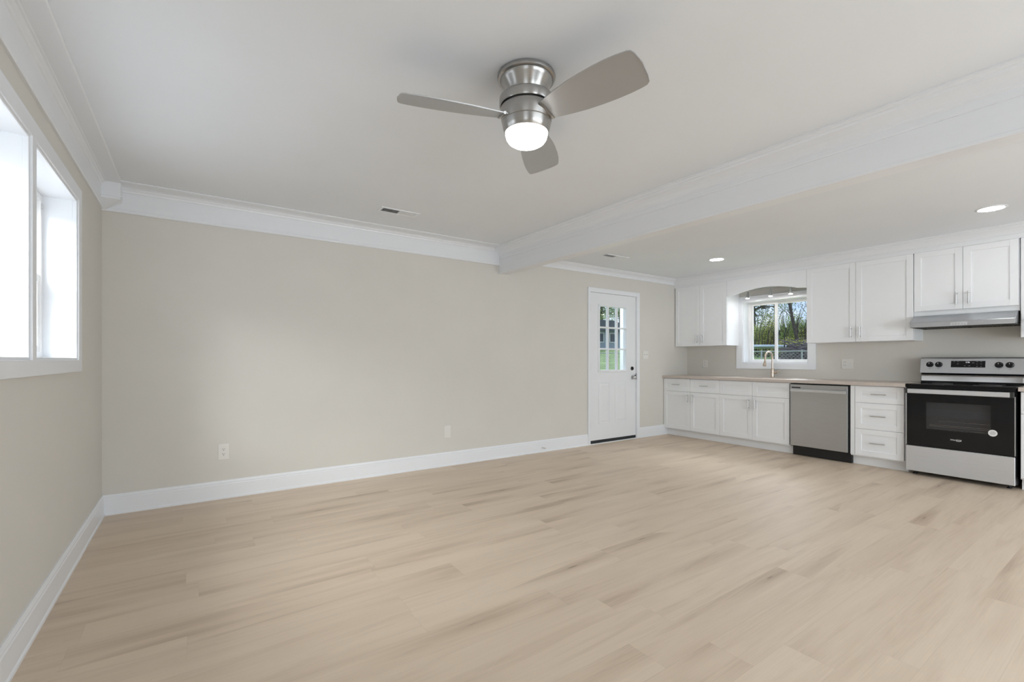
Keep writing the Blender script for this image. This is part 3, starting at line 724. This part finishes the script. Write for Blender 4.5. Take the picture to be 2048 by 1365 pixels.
def faucet():
    x, y, z = 6.515, 3.150, 0.9145
    root = thing('kitchen_faucet', 'champagne gooseneck faucet standing behind the sink', 'faucet', (x, y, z))
    bm = nb(); lathe(bm, [(0, 0), (.028, 0), (.028, .006), (.022, .010), (.0215, .115), (.019, .125), (0, .125)], x, y, z, 28); obj('base_body', bm, M['gold'], root, smooth=True)
    pts = [(x, y, z + 0.11), (x, y, z + 0.255)]; R = 0.097
    for i in range(1, 17):
        a = PI * i / 16; pts.append((x - R + R * math.cos(a), y, z + 0.255 + R * math.sin(a)))
    pts += [(x - 2 * R - 0.006, y, z + 0.220)]
    bm = nb(); tube(bm, pts, 0.0125, 16); obj('gooseneck', bm, M['gold'], root, smooth=True)
    p0 = Vector(pts[-1]); p1 = p0 + Vector((-0.016, 0, -0.062))
    bm = nb(); tube(bm, [p0 + Vector((0, 0, .004)), p0 + Vector((-.003, 0, -.012)), p1 + Vector((.003, 0, .012)), p1], [.0135, .0145, .021, .021], 18); obj('spray_head', bm, M['gold'], root, smooth=True)
    bm = nb(); tube(bm, [(x, y - 0.018, z + 0.068), (x, y - 0.056, z + 0.068)], 0.0165, 16)
    tube(bm, [(x, y - 0.046, z + 0.070), (x + 0.004, y - 0.080, z + 0.086), (x + 0.006, y - 0.098, z + 0.094)], [.008, .007, .006], 12)
    obj('lever_handle', bm, M['gold'], root, smooth=True)
faucet()

# ------------------------------------------------------------------ dishwasher
def dishwasher():
    y0, y1 = 2.070, 2.684
    root = thing('dishwasher', 'stainless steel dishwasher with a bar handle between white cabinets', 'dishwasher', (6.28, 2.377, 0))
    bm = nb(); box(bm, XF + 0.012, XR - 0.03, y0 + 0.001, y1 - 0.001, 0.115, 0.872); obj('tub_body', bm, M['blackm'], root)
    bm = nb(); box(bm, XF - 0.018, XF + 0.012, y0 + 0.010, y1 - 0.006, 0.122, 0.862); d = obj('door', bm, M['steel'], root, bevel=0.004)
    bm = nb(); box(bm, XF + 0.050, XF + 0.08, y0 - 0.006, y1 - 0.010, 0.003, 0.122); obj('toe_panel', bm, M['blackm'], root)
    bm = nb(); zc = 0.790; hx = XF - 0.050
    prism(bm, [(hx, zc - 0.014), (hx + 0.006, zc - 0.017), (hx + 0.016, zc - 0.015), (hx + 0.016, zc + 0.015), (hx + 0.006, zc + 0.017), (hx, zc + 0.014)], 'Y', y0 + 0.022, y1 - 0.018)
    for yy in (y0 + 0.030, y1 - 0.040): box(bm, hx + 0.014, XF - 0.016, yy, yy + 0.012, zc - 0.012, zc + 0.012)
    obj('bar_handle', bm, M['steel_l'], d, bevel=0.0015)
    bm = nb(); box(bm, XF - 0.0195, XF - 0.017, 2.563, 2.662, 0.817, 0.830); obj('badge_strip', bm, M['blackm'], d)
dishwasher()

# ------------------------------------------------------------------ stove
def text(s, size, name, m, parent, origin, yaxis, extr=0.0004, align='CENTER', shear=0.0):
    """flat lettering facing -X: reads along -Y"""
    cu = bpy.data.curves.new(name, 'FONT'); cu.body = s; cu.size = size; cu.extrude = extr; cu.align_x = align; cu.align_y = 'CENTER'; cu.shear = shear
    tmp = bpy.data.objects.new(name + '_curve', cu); C.objects.link(tmp)
    bpy.context.view_layer.update()
    me = bpy.data.meshes.new_from_object(tmp.evaluated_get(bpy.context.evaluated_depsgraph_get()))
    bpy.data.objects.remove(tmp); bpy.data.curves.remove(cu)
    bm = nb(); bm.from_mesh(me); bpy.data.meshes.remove(me)
    for v in bm.verts:
        u, w_, t = v.co; v.co = Vector((origin[0] - t, origin[1] - u, origin[2] + w_))
    return obj(name, bm, m, parent)
def stove():
    y0, y1 = 0.806, 1.566; xd = 5.950
    root = thing('range_stove', 'freestanding stainless and black glass electric stove under the hood', 'stove', (6.26, (y0 + y1) / 2, 0))
    bm = nb(); box(bm, 6.02, 6.57, y0 + 0.002, y1 - 0.002, 0.035, 0.895)
    obj('body', bm, M['blackm'], root)
    for yy in (y0 + 0.05, y1 - 0.05):
        for xx in (6.04, 6.52):
            bm = nb(); lathe(bm, [(.018, 0), (.018, .008), (.010, .012), (.010, .036)], xx, yy, 0, 16); obj('levelling_foot', bm, M['blackm'], root)
    # oven door: black glass frame round a tinted window
    wy0, wy1, wz0, wz1 = 0.962, 1.418, 0.474, 0.742
    bm = nb()
    for p in ((y0 + .004, wy0, .306, .874), (wy1, y1 - .004, .306, .874), (wy0, wy1, .306, wz0), (wy0, wy1, wz1, .874)): box(bm, xd, xd + 0.045, p[0], p[1], p[2], p[3])
    door = obj('oven_door', bm, M['black'], root)
    bm = nb(); box(bm, xd + 0.001, xd + 0.005, wy0, wy1, wz0, wz1); obj('oven_window', bm, M['ovglass'], door)
    bm = nb(); X = xd + 0.32
    box(bm, X, X + .004, wy0 - .01, wy1 + .01, wz0 - .05, wz1 + .02); box(bm, 6.02 - 0.001, X, wy0 - .012, wy0 - .008, wz0 - .05, wz1 + .02); box(bm, 6.02 - 0.001, X, wy1 + .008, wy1 + .012, wz0 - .05, wz1 + .02)
    bm.free(); bm = nb()
    box(bm, xd + 0.044, xd + 0.046, wy0, wy1, wz0, wz1); obj('oven_liner', bm, M['oveng'], door)
    bm = nb()
    for z in (0.560, 0.520, 0.507, 0.483): tube(bm, [(xd + 0.022, wy0 + 0.002, z), (xd + 0.022, wy1 - (0.10 if z > .55 else 0.03), z)], 0.0026, 8)
    obj('oven_rack', bm, M['chrome'], door)
    for yy in (y0 + .0005, y1 - .0075): obj('door_edge_trim', box(nb(), xd - 0.001, xd + 0.010, yy, yy + .007, .306, .830), M['steel'], door)
    bm = nb(); zc = 0.846; hx = xd - 0.048
    prism(bm, [(hx, zc - .021), (hx + .010, zc - .023), (hx + .016, zc - .018), (hx + .016, zc + .018), (hx + .010, zc + .023), (hx, zc + .021)], 'Y', y0 + 0.030, y1 - 0.024)
    hd = obj('door_handle', bm, M['steel_l'], door, bevel=0.002)
    for yy in (y0 + 0.006, y1 - 0.0295): obj('handle_bracket', box(nb(), hx + .002, xd + 0.001, yy, yy + 0.0235, zc - .024, zc + .024), M['dark'], door, bevel=0.003)
    # storage drawer
    bm = nb(); box(bm, xd - 0.004, xd + 0.05, y0 + 0.003, y1 - 0.001, 0.043, 0.295); obj('storage_drawer', bm, M['steel_l'], root, bevel=0.004)
    bm = nb(); box(bm, xd + 0.004, xd + 0.05, y0 + .01, y1 - .01, 0.2955, 0.3055); obj('drawer_gap_trim', bm, M['black'], root)
    # cooktop
    bm = nb(); box(bm, xd + 0.004, 6.44, y0 - 0.0035, y1 + 0.0035, 0.897, 0.9165); ct = obj('glass_cooktop', bm, M['black'], root, bevel=0.004)
    bm = nb(); box(bm, xd + 0.010, 6.02, y0 + .003, y1 - .003, 0.8755, 0.8975); obj('front_rail', bm, M['black'], root)
    for xx, yy, r in ((6.11, 1.36, .115), (6.11, 1.01, .095), (6.32, 1.37, .08), (6.32, 1.01, .09)):
        bm = nb(); lathe(bm, [(r, 0.0), (r, .0005), (r - .003, .0005), (r - .003, 0)], xx, yy, 0.9166, 40); obj('burner_ring', bm, M['grey'], ct)
    # backguard: black riser below, steel control panel above
    bm = nb(); prism(bm, [(6.440, .9167), (6.56, .9167), (6.56, 1.018), (6.462, 1.018), (6.448, .965)], 'Y', y0 + 0.012, y1 + 0.004); obj('riser', bm, M['black'], root, bevel=0.003)
    bm = nb(); prism(bm, [(6.4395, .934), (6.448, .934), (6.456, .990), (6.462, 1.002), (6.452, 1.004), (6.444, .985)], 'Y', y0 + 0.016, y1); obj('riser_band', bm, M['riser'], root, bevel=0.002)
    xp0, xp1, pz0, pz1 = 6.425, 6.470, 1.018, 1.168
    bm = nb(); prism(bm, [(xp0, pz0), (6.575, pz0), (6.575, pz1 + .008), (xp1, pz1 + .008), (xp1 - .012, pz1)], 'Y', y0 + 0.006, y1 + 0.006); pn = obj('control_panel', bm, M['steel_l'], root, bevel=0.003)
    bm = nb(); box(bm, xp1 + .004, 6.577, y0 + .004, y1 + .008, pz1 + .0065, pz1 + .0135); obj('panel_cap', bm, M['dark'], pn, bevel=0.001)
    sl = (xp1 - .012 - xp0) / (pz1 - pz0)
    xs = lambda z: xp0 + (z - pz0) * sl
    Zk = 1.106
    for yy in (1.496, 1.425, 0.985, 0.911):
        bm = nb(); lathe(bm, [(0, -.030), (.0225, -.030), (.025, -.026), (.0265, -.006), (.030, -.004), (.031, 0.002)], xs(Zk), yy, Zk, 32, 'X')
        kn = obj('burner_knob', bm, M['black'], pn, smooth=True)
        bm = nb(); box(bm, xs(Zk) - .0308, xs(Zk) - .0298, yy - .0016, yy + .0016, Zk + .008, Zk + .021); obj('pointer', bm, M['white'], kn)
        bm = nb(); box(bm, xs(Zk - .042) - .0006, xs(Zk - .042) + .001, yy - .006, yy + .006, Zk - .044, Zk - .040); obj('dial_mark', bm, M['grey'], pn)
    # display
    dy0, dy1, dz0, dz1 = 1.078, 1.330, 1.080, 1.146
    bm = nb(); pts = [(xs(dz0) - .0015, dz0), (xs(dz0) + .002, dz0), (xs(dz1) + .002, dz1), (xs(dz1) - .0015, dz1)]; prism(bm, pts, 'Y', dy0, dy1); dp = obj('clock_display', bm, M['black'], pn)
    text('5:36', 0.018, 'clock_digits', M['digit'], dp, (xs(1.131) - .0022, 1.205, 1.131), None)
    for yy, zz, wd in ((1.305, 1.137, .010), (1.278, 1.137, .010), (1.278, 1.115, .012), (1.165, 1.126, .018), (1.137, 1.138, .012), (1.108, 1.138, .010), (1.137, 1.115, .010), (1.108, 1.115, .010), (1.137, 1.092, .012), (1.108, 1.090, .011), (1.225, 1.096, .014), (1.192, 1.096, .016)):
        obj('key_legend', box(nb(), xs(zz) - .0022, xs(zz) - .0010, yy - wd / 2, yy + wd / 2, zz - .0016, zz + .0016), M['grey'], dp)
    # maker's lettering and sticker on the door
    text('Whirlpool', 0.0185, 'logo_lettering', M['white'], door, (xd - .0005, 1.195, 0.392), None, shear=0.15)
    bm = nb(); pr = []
    for i in range(40):
        a = 2 * PI * i / 40; pr.append((1.178 + .024 * math.cos(a), .391 + .0095 * math.sin(a)))
    inn = [(1.179 + .0215 * math.cos(2 * PI * i / 40), .3915 + .0078 * math.sin(2 * PI * i / 40)) for i in range(40)]
    A_ = [bm.verts.new((xd - .0006, *p)) for p in pr]; B_ = [bm.verts.new((xd - .0006, *p)) for p in inn]
    for i in range(6, 34): bm.faces.new((A_[i], A_[i + 1], B_[i + 1], B_[i]))
    obj('logo_swirl', bm, M['white'], door)
    bm = nb(); prism(bm, [(0.948 + .030 * math.cos(2 * PI * i / 40), .492 + .030 * math.sin(2 * PI * i / 40)) for i in range(40)], 'X', xd - .0012, xd - .0002)
    st = obj('round_sticker', bm, M['white'], door)
    bm = nb()
    for zz, wd in ((.507, .026), (.500, .036), (.493, .040), (.486, .036), (.479, .026)): box(bm, xd - .0016, xd - .0011, .948 - wd / 2, .948 + wd / 2, zz - .0014, zz + .0014)
    obj('sticker_print', bm, M['grey'], st)
stove()

# ------------------------------------------------------------------ range hood
def hood():
    y0, y1 = 0.830, 1.574
    root = thing('range_hood', 'stainless steel range hood mounted under the wall cabinet above the stove', 'range hood', (6.35, (y0 + y1) / 2, 1.486))
    bm = nb(); prism(bm, [(6.6 - .001, 1.6135), (6.250, 1.6135), (6.105, 1.540), (6.100, 1.533), (6.100, 1.489), (6.112, 1.489), (6.112, 1.500), (6.6 - .001, 1.500)], 'Y', y0, y1)
    s = obj('canopy_shell', bm, M['steel'], root)
    bm = nb(); box(bm, 6.112, 6.598, y0 + .002, y0 + .012, 1.487, 1.500); box(bm, 6.112, 6.598, y1 - .012, y1 - .002, 1.487, 1.500); box(bm, 6.57, 6.598, y0 + .012, y1 - .012, 1.487, 1.500); obj('lower_rim', bm, M['dark'], root)
    for a, b in ((y0 + .03, (y0 + y1) / 2 - .01), ((y0 + y1) / 2 + .01, y1 - .03)):
        bm = nb(); box(bm, 6.17, 6.55, a, b, 1.492, 1.4995)
        for i in range(12): yy = a + (b - a) * (i + .5) / 12; box(bm, 6.18, 6.54, yy - .004, yy + .004, 1.489, 1.4925)
        obj('grease_filter', bm, M['dark'], root)
    bm = nb(); box(bm, 6.0985, 6.1005, 1.142, 1.262, 1.494, 1.524); cp = obj('button_panel', bm, M['steel_l'], s)
    for i in range(5):
        bm = nb(); lathe(bm, [(0, -.006), (.0065, -.006), (.008, -.003), (.008, .001)], 6.0985, 1.158 + i * .022, 1.509, 18, 'X'); obj('push_button', bm, M['pull'], cp, smooth=True)
hood()

# ------------------------------------------------------------------ track light behind the valance
def track():
    root = thing('track_light', 'brushed three-head track light hanging behind the arched valance', 'track light', (6.42, 3.14, 2.16))
    xx = 6.43
    bm = nb(); box(bm, xx - .015, xx + .015, 2.72, 3.58, 2.140, 2.158); box(bm, xx - .04, xx + .04, 3.02, 3.26, 2.158, 2.185); tube(bm, [(xx, 3.14, 2.18), (xx, 3.14, HK)], 0.012)
    obj('rail', bm, M['pull'], root)
    for yy, tl in ((3.440, -.010), (3.130, 0.0), (2.880, .012)):
        bm = nb(); tube(bm, [(xx, yy, 2.142), (xx, yy, 2.105)], 0.006)
        tube(bm, [(xx, yy, 2.112), (xx - .002, yy, 2.080), (xx - .006 + tl, yy, 2.050), (xx - .008 + tl, yy, 2.022)], [.012, .016, .020, .024], 18)
        h = obj('lamp_head', bm, M['pull'], root, smooth=True)
        bm = nb(); lathe(bm, [(0, -.0025), (.021, -.0025), (.021, .0), (0, 0)], xx - .008 + tl, yy, 2.0215, 20); obj('lamp_lens', bm, M['spotled'], h)
track()

# ------------------------------------------------------------------ the yard seen through the door and the kitchen window
cy_, sy_ = math.cos(math.radians(YAW)), math.sin(math.radians(YAW))
def at(px, D):
    r = (px - 1024) / F_PX
    return Vector(((r * cy_ + sy_) * D, (-r * sy_ + cy_) * D, 0))
GK = ((0, -.16), (8.5, -.13), (13.5, .12), (25, .90), (38, 1.95), (60, 2.5), (120, 3.0))
def gz(x, y):
    d = math.hypot(x, y)
    for (a, u), (b, v) in zip(GK, GK[1:]):
        if d <= b: return u + (v - u) * (d - a) / (b - a)
    return GK[-1][1]
M['grass'] = mat('mown_lawn', (0.42, 0.54, 0.22), 0.9, noise=0.45, nscale=2.5, bump=0.5, bscale=40)
M['leaf_c'] = mat('dark_conifer_needles', (0.13, 0.23, 0.08), 0.7, noise=0.5, nscale=1.6)
M['leaf_g'] = mat('mid_green_leaves', (0.28, 0.38, 0.12), 0.6, noise=0.5, nscale=1.5)
M['leaf_y'] = mat('yellow_green_leaves', (0.56, 0.54, 0.16), 0.6, noise=0.45, nscale=1.5)
M['leaf_b'] = mat('dry_brown_brush', (0.38, 0.31, 0.21), 0.8, noise=0.45, nscale=1.5)
M['bark'] = mat('dark_bark', (0.075, 0.062, 0.058), 0.9, noise=0.4, nscale=8)
M['barkg'] = mat('grey_bark', (0.30, 0.275, 0.25), 0.9, noise=0.3, nscale=8)
M['twig'] = mat('purple_grey_cut_brush', (0.17, 0.145, 0.165), 0.9, noise=0.5, nscale=5)
M['galv'] = mat('galvanised_wire', (0.40, 0.42, 0.44), 0.45, 0.5, noise=0.1)
M['blue'] = mat('pale_blue_trampoline_pad', (0.70, 0.80, 0.97), 0.5, noise=0.08)
M['siding'] = mat('blue_grey_siding', (0.30, 0.34, 0.42), 0.7, noise=0.06)
M['roof'] = mat('slate_roof_shingle', (0.10, 0.11, 0.14), 0.9, noise=0.2, nscale=10)
M['brickp'] = mat('pale_pink_masonry', (0.45, 0.37, 0.36), 0.8, noise=0.1)
M['winglass'] = mat('dark_house_window', (0.05, 0.06, 0.08), 0.1, noise=0.1)
rnd = random.Random(23)
# lawn as a polar patch beyond the walls
bm = nb(); rows = []
for i in range(46):
    d = 9.3 * (110 / 9.3) ** (i / 45); row = []
    for j in range(41):
        a = math.radians(5 + 78 * j / 40); x, y = d * math.cos(a), d * math.sin(a)
        row.append(bm.verts.new((x, y, gz(x, y) + rnd.uniform(-.02, .02) * min(1, d / 20))))
    rows.append(row)
for A, B in zip(rows, rows[1:]):
    for j in range(40): bm.faces.new((A[j], B[j], B[j + 1], A[j + 1]))
bmesh.ops.recalc_face_normals(bm, faces=bm.faces[:])
struct(obj('lawn', bm, M['grass'], origin=(0, 0, 0)), 'rising green lawn outside', 'lawn')
bm = nb(); box(bm, 3.4, 10.2, YB + TW + 0.001, 9.5, -0.30, -0.17); box(bm, XR + TW + 0.001, 10.2, -3, YB + TW, -0.30, -0.17)
struct(obj('terrace', bm, M['grass']), 'lawn edge close to the house', 'lawn')

def leaves(bm, c, rad, n, size, shell=0.35, droop=0.0):
    for _ in range(n):
        while True:
            v = Vector((rnd.uniform(-1, 1), rnd.uniform(-1, 1), rnd.uniform(-1, 1)))
            if shell <= v.length <= 1 or (v.length < shell and rnd.random() < .3): break
        p = Vector((c[0] + v.x * rad[0], c[1] + v.y * rad[1], c[2] + v.z * rad[2]))
        s = size * rnd.uniform(.6, 1.3)
        u = Vector((rnd.uniform(-1, 1), rnd.uniform(-1, 1), rnd.uniform(-.7, .7) - droop)).normalized()
        w_ = u.cross(Vector((rnd.uniform(-1, 1), rnd.uniform(-1, 1), rnd.uniform(-1, 1)))).normalized()
        q = [bm.verts.new(p + u * s * .5 * a + w_ * s * .28 * b) for a, b in ((-1, 0), (0, -1), (1, 0), (0, 1))]
        bm.faces.new(q)
def limbs(bm, base, top, r0, n, spread, up=0.5, lo=0.35):
    base, top = Vector(base), Vector(top); pts, rad = [], []
    for i in range(6):
        t = i / 5; pts.append(base.lerp(top, t) + Vector((rnd.uniform(-.08, .08), rnd.uniform(-.08, .08), 0)) * t); rad.append(r0 * (1 - .78 * t))
    tube(bm, pts, rad, 8); ends = []
    for k in range(n):
        t = lo + (1 - lo) * (k + rnd.random()) / n; p = base.lerp(top, t); a = rnd.uniform(0, 2 * PI); L_ = spread * (1.15 - .6 * t) * rnd.uniform(.6, 1.1)
        e = p + Vector((math.cos(a) * L_, math.sin(a) * L_, up * L_)); m_ = p.lerp(e, .5) + Vector((0, 0, .08 * L_))
        rr = r0 * (1 - .78 * t) * .45; tube(bm, [p, m_, e], [rr, rr * .6, rr * .25], 5); ends.append((e, L_))
        for _ in range(3):
            q = p.lerp(e, rnd.uniform(.4, 1)); b = rnd.uniform(0, 2 * PI); l2 = L_ * rnd.uniform(.25, .5)
            tube(bm, [q, q + Vector((math.cos(b) * l2, math.sin(b) * l2, l2 * rnd.uniform(-.1, .8)))], [rr * .35, rr * .12], 4); 
    return ends
def tree(name, px, D, h, r0, spread, m, nl, size, label, n=14, up=.4, lo=.35, lean=(0, 0), crown_c=None, bark='bark', droop=0.0, group='trees in the yard'):
    p = at(px, D); z = gz(p.x, p.y); p.z = z
    root = thing(name, label, 'tree', p, group)
    bm = nb(); ends = limbs(bm, p - Vector((0, 0, .1)), p + Vector((lean[0], lean[1], h)), r0, n, spread, up, lo)
    obj('trunk', bm, M[bark], root)
    if nl:
        bm = nb(); per = max(1, nl // len(ends))
        for e, L_ in ends: leaves(bm, e - (e - p) * 0.04, (L_ * .55, L_ * .55, L_ * .34), per, size, .1, droop)
        obj('foliage', bm, M[m], root)
    return root
# kitchen window view
tree('pine_tree', 1504, 31, 13.0, .26, 2.9, 'leaf_c', 24000, .085, 'tall dark pine at the left of the kitchen window view', 36, .02, .14)
tree('bare_tree', 1603, 24.5, 9.5, .10, 1.5, 'leaf_g', 0, .1, 'dark leaning bare tree in the right pane of the kitchen window', 10, .8, .45, lean=(-0.9, 1.5))
tree('bare_tree', 1583, 37, 9.0, .08, 2.0, 'leaf_b', 1500, .07, 'thin grey bare tree seen left of the dark leaning tree', 20, .9, .25, bark='barkg')
tree('bare_tree', 1616, 43, 9.5, .09, 2.2, 'leaf_b', 1500, .07, 'thin grey bare tree seen right of the dark leaning tree', 20, .9, .25, bark='barkg')
tree('bare_tree', 1549, 40, 8.5, .08, 1.7, 'leaf_g', 1200, .07, 'slender grey sapling just left of the window mullion', 16, .9, .2, bark='barkg')
thicket = nb(); TM = ['barkg', 'bark', 'leaf_y', 'leaf_g', 'leaf_b']
def shrub(px, D, wdt, h, m, nl, size, stalks=26):
    p = at(px, D); p.z = gz(p.x, p.y); n0 = len(thicket.faces)
    for _ in range(stalks):
        a = rnd.uniform(0, 2 * PI); r = wdt * math.sqrt(rnd.random()) * .9; q = p + Vector((math.cos(a) * r, math.sin(a) * r, -.05)); hh = h * rnd.uniform(.6, 1.25)
        tube(thicket, [q, q + Vector((rnd.uniform(-.2, .2), rnd.uniform(-.2, .2), hh * .55)), q + Vector((rnd.uniform(-.5, .5), rnd.uniform(-.5, .5), hh))], [.028, .020, .007], 5)
    thicket.faces.ensure_lookup_table(); n1 = len(thicket.faces)
    for f in thicket.faces[n0:n1]: f.material_index = 0 if m == 'leaf_b' else 1
    for _ in range(14):
        a = rnd.uniform(0, 2 * PI); r = wdt * math.sqrt(rnd.random()) * .8
        leaves(thicket, (p.x + math.cos(a) * r, p.y + math.sin(a) * r, p.z + h * rnd.uniform(.18, .85)), (wdt * .42, wdt * .42, h * .22), nl * 4 // 14, size * .5, .05)
    thicket.faces.ensure_lookup_table()
    for f in thicket.faces[n1:]: f.material_index = TM.index(m)
shrub(1508, 27, 1.5, 2.5, 'leaf_y', 1700, .15)
shrub(1530, 28, 1.7, 2.0, 'leaf_g', 2000, .15)
shrub(1553, 29, 1.6, 1.9, 'leaf_g', 1800, .15)
shrub(1576, 27, 1.3, 1.9, 'leaf_b', 1300, .14)
shrub(1596, 26, 1.5, 2.4, 'leaf_g', 1500, .15, 34)
shrub(1618, 26, 1.5, 2.5, 'leaf_y', 1500, .15, 34)
shrub(1585, 24, 1.2, 1.2, 'leaf_y', 1000, .12, 24)
o = tag(obj('brush_thicket', thicket, M['barkg']), 'tangled thicket of shrubs and saplings behind the trampoline and brush pile', 'thicket'); o['kind'] = 'stuff'
for k_ in TM[1:]: o.data.materials.append(M[k_])
bm = nb()
for i in range(26):
    p = at(1440 + i * 9.2, 58 + rnd.uniform(-4, 6)); z = gz(p.x, p.y); h = rnd.uniform(2.2, 3.8)
    leaves(bm, (p.x, p.y, z + h * .5), (2.6, 2.6, h * .55), 1100, .20, .1)
o = tag(obj('distant_woods', bm, M['leaf_g']), 'distant hazy woods beyond the shrubs', 'woods'); o['kind'] = 'stuff'

def trampoline():
    p = at(1490, 22); z = gz(p.x, p.y); R_ = 1.70; zr = 1.75
    root = thing('trampoline', 'round trampoline with a pale blue rim pad on the lawn', 'trampoline', (p.x, p.y, z))
    bm = nb(); lathe(bm, [(R_ - .26, .02), (R_ - .24, .06), (R_, .07), (R_ + .03, .03), (R_, -.03), (R_ - .24, -.0), (R_ - .26, .02)], p.x, p.y, zr, 56); obj('rim_pad', bm, M['blue'], root)
    bm = nb(); lathe(bm, [(0, .005), (R_ - .24, .005), (R_ - .24, -.005), (0, -.005)], p.x, p.y, zr, 56); obj('jump_mat', bm, M['blackm'], root)
    for k in range(6):
        a = math.radians(-34.66 + 8 + 60 * k); c, s = math.cos(a), math.sin(a)
        bm = nb(); tube(bm, [(p.x + c * (R_ - .06), p.y + s * (R_ - .06), z - .15), (p.x + c * (R_ - .06), p.y + s * (R_ - .06), zr)], .032, 8); obj('leg', bm, M['galv'], root)
        bm = nb(); tube(bm, [(p.x + c * (R_ + .05), p.y + s * (R_ + .05), zr - .2), (p.x + c * (R_ + .05), p.y + s * (R_ + .05), zr + .55), (p.x + c * (R_ + .12), p.y + s * (R_ + .12), zr + .85)], .024, 8); pl = obj('net_pole', bm, M['blackm'], root)
        bm = nb(); tube(bm, [(p.x + c * (R_ + .12), p.y + s * (R_ + .12), zr + .85), (p.x + c * (R_ + .02), p.y + s * (R_ + .02), zr + 1.35)], .028, 8); obj('foam_sleeve', bm, M['white'], pl)
trampoline()

def chain_fence():
    a, b = at(1180, 14.5), at(1660, 11.2); n = 7
    root = thing('chain_link_fence', 'galvanised chain-link fence crossing the yard', 'fence', (a.x, a.y, gz(a.x, a.y)))
    zt_ = lambda p: 1.36 + 0.02 * (p - a).length / 8
    for i in range(n):
        p = a.lerp(b, (i + .35) / n); bm = nb(); tube(bm, [(p.x, p.y, gz(p.x, p.y) - .1), (p.x, p.y, zt_(p) + .03)], .020, 8); obj('post', bm, M['galv'], root)
    bm = nb(); tube(bm, [(q.x, q.y, zt_(q)) for q in (a, b)], .014, 8); obj('top_rail', bm, M['galv'], root)
    bm = nb(); L_ = (b - a).length; u = (b - a).normalized(); H_ = 1.12; st = .085; k = -H_
    while k < L_:
        for sgn in (1, -1):
            t0, t1 = k, k + H_; z0, z1 = (0, H_) if sgn > 0 else (H_, 0)
            if t0 < 0: z0 += (z1 - z0) * (-t0 / H_); t0 = 0
            if t1 > L_: z1 = z0 + (z1 - z0) * ((L_ - t0) / (t1 - t0)); t1 = L_
            if t1 - t0 > .02:
                p, q = a + u * t0, a + u * t1; tube(bm, [(p.x, p.y, zt_(p) - H_ + z0), (q.x, q.y, zt_(q) - H_ + z1)], .0032, 3, cap=False)
        k += st
    obj('wire_mesh', bm, M['galv'], root)
chain_fence()

bm = nb()
for _ in range(800):
    p = at(rnd.uniform(1572, 1668), rnd.uniform(17.5, 20.5)); z = gz(p.x, p.y); u = rnd.random() ** 1.3
    a = rnd.uniform(0, PI); L_ = rnd.uniform(.3, 1.1); d = Vector((math.cos(a), math.sin(a), rnd.uniform(-.35, .35))) * L_ * .5; c = Vector((p.x, p.y, z + u * (1.05 + .25 * math.sin(p.x * 1.7))))
    r = rnd.uniform(.008, .034); tube(bm, [c - d, c + d], [r, r * .7], 6)
o = tag(obj('brush_pile', bm, M['twig']), 'heap of cut branches and logs behind the chain-link fence', 'brush pile'); o['kind'] = 'stuff'

def neighbour_house():
    p = at(1214, 38); z = gz(p.x, p.y) - .15; root = thing('neighbour_house', 'blue-grey house far behind the lawn', 'house', (p.x, p.y, z))
    x0, x1, y0, y1 = p.x - 3.4, p.x + 1.6, p.y, p.y + 7
    bm = nb(); box(bm, x0, x1, y0, y1, z + .45, z + 1.75); wl = obj('siding_wall', bm, M['siding'], root)
    bm = nb(); box(bm, x0 - .05, x1 + .05, y0 - .05, y1 + .05, z - .3, z + .45); obj('foundation', bm, M['siding'], root)
    bm = nb(); box(bm, x0 - 4.5, x0, y0 + .4, y1, z - .3, z + 1.65); obj('garage_wing', bm, M['brickp'], root)
    bm = nb(); prism(bm, [(x0 - 5.0, z + 1.7), (x1 + .5, z + 1.7), (x1 - 1.0, z + 2.55), (x0 - 3.2, z + 2.55)], 'Y', y0 - .5, y1 + .5); obj('roof', bm, M['roof'], root)
    for xx in (x0 + .9, x0 + 2.6, x0 + 4.1):
        bm = nb(); frame(bm, 'X', xx - .42, xx + .42, z + .75, z + 1.55, .06, y0 - .04, y0 + .01); f = obj('window', bm, M['white'], wl)
        bm = nb(); box(bm, xx - .36, xx + .36, y0 - .012, y0 + .004, z + .80, z + 1.50); obj('pane', bm, M['winglass'], wl)
neighbour_house()
tree('leafy_tree', 1203, 50, 12, .20, 3.6, 'leaf_g', 14000, .13, 'leafy green tree behind the left side of the blue-grey house', 24, .3, .2)
tree('leafy_tree', 1240, 60, 14, .20, 3.6, 'leaf_c', 14000, .15, 'dark leafy tree behind the right side of the blue-grey house', 24, .3, .2)
# white porch post just outside the door
root = thing('porch_post', 'square white porch post just outside the glass door', 'post', (6.005, 5.30, -0.16))
bm = nb(); box(bm, 5.935, 6.075, 5.23, 5.37, -0.165, 2.9); obj('shaft', bm, M['trim'], root, bevel=0.006)
bm = nb(); box(bm, 5.915, 6.095, 5.21, 5.39, -0.165, 0.02); obj('base_block', bm, M['trim'], root, bevel=0.006)
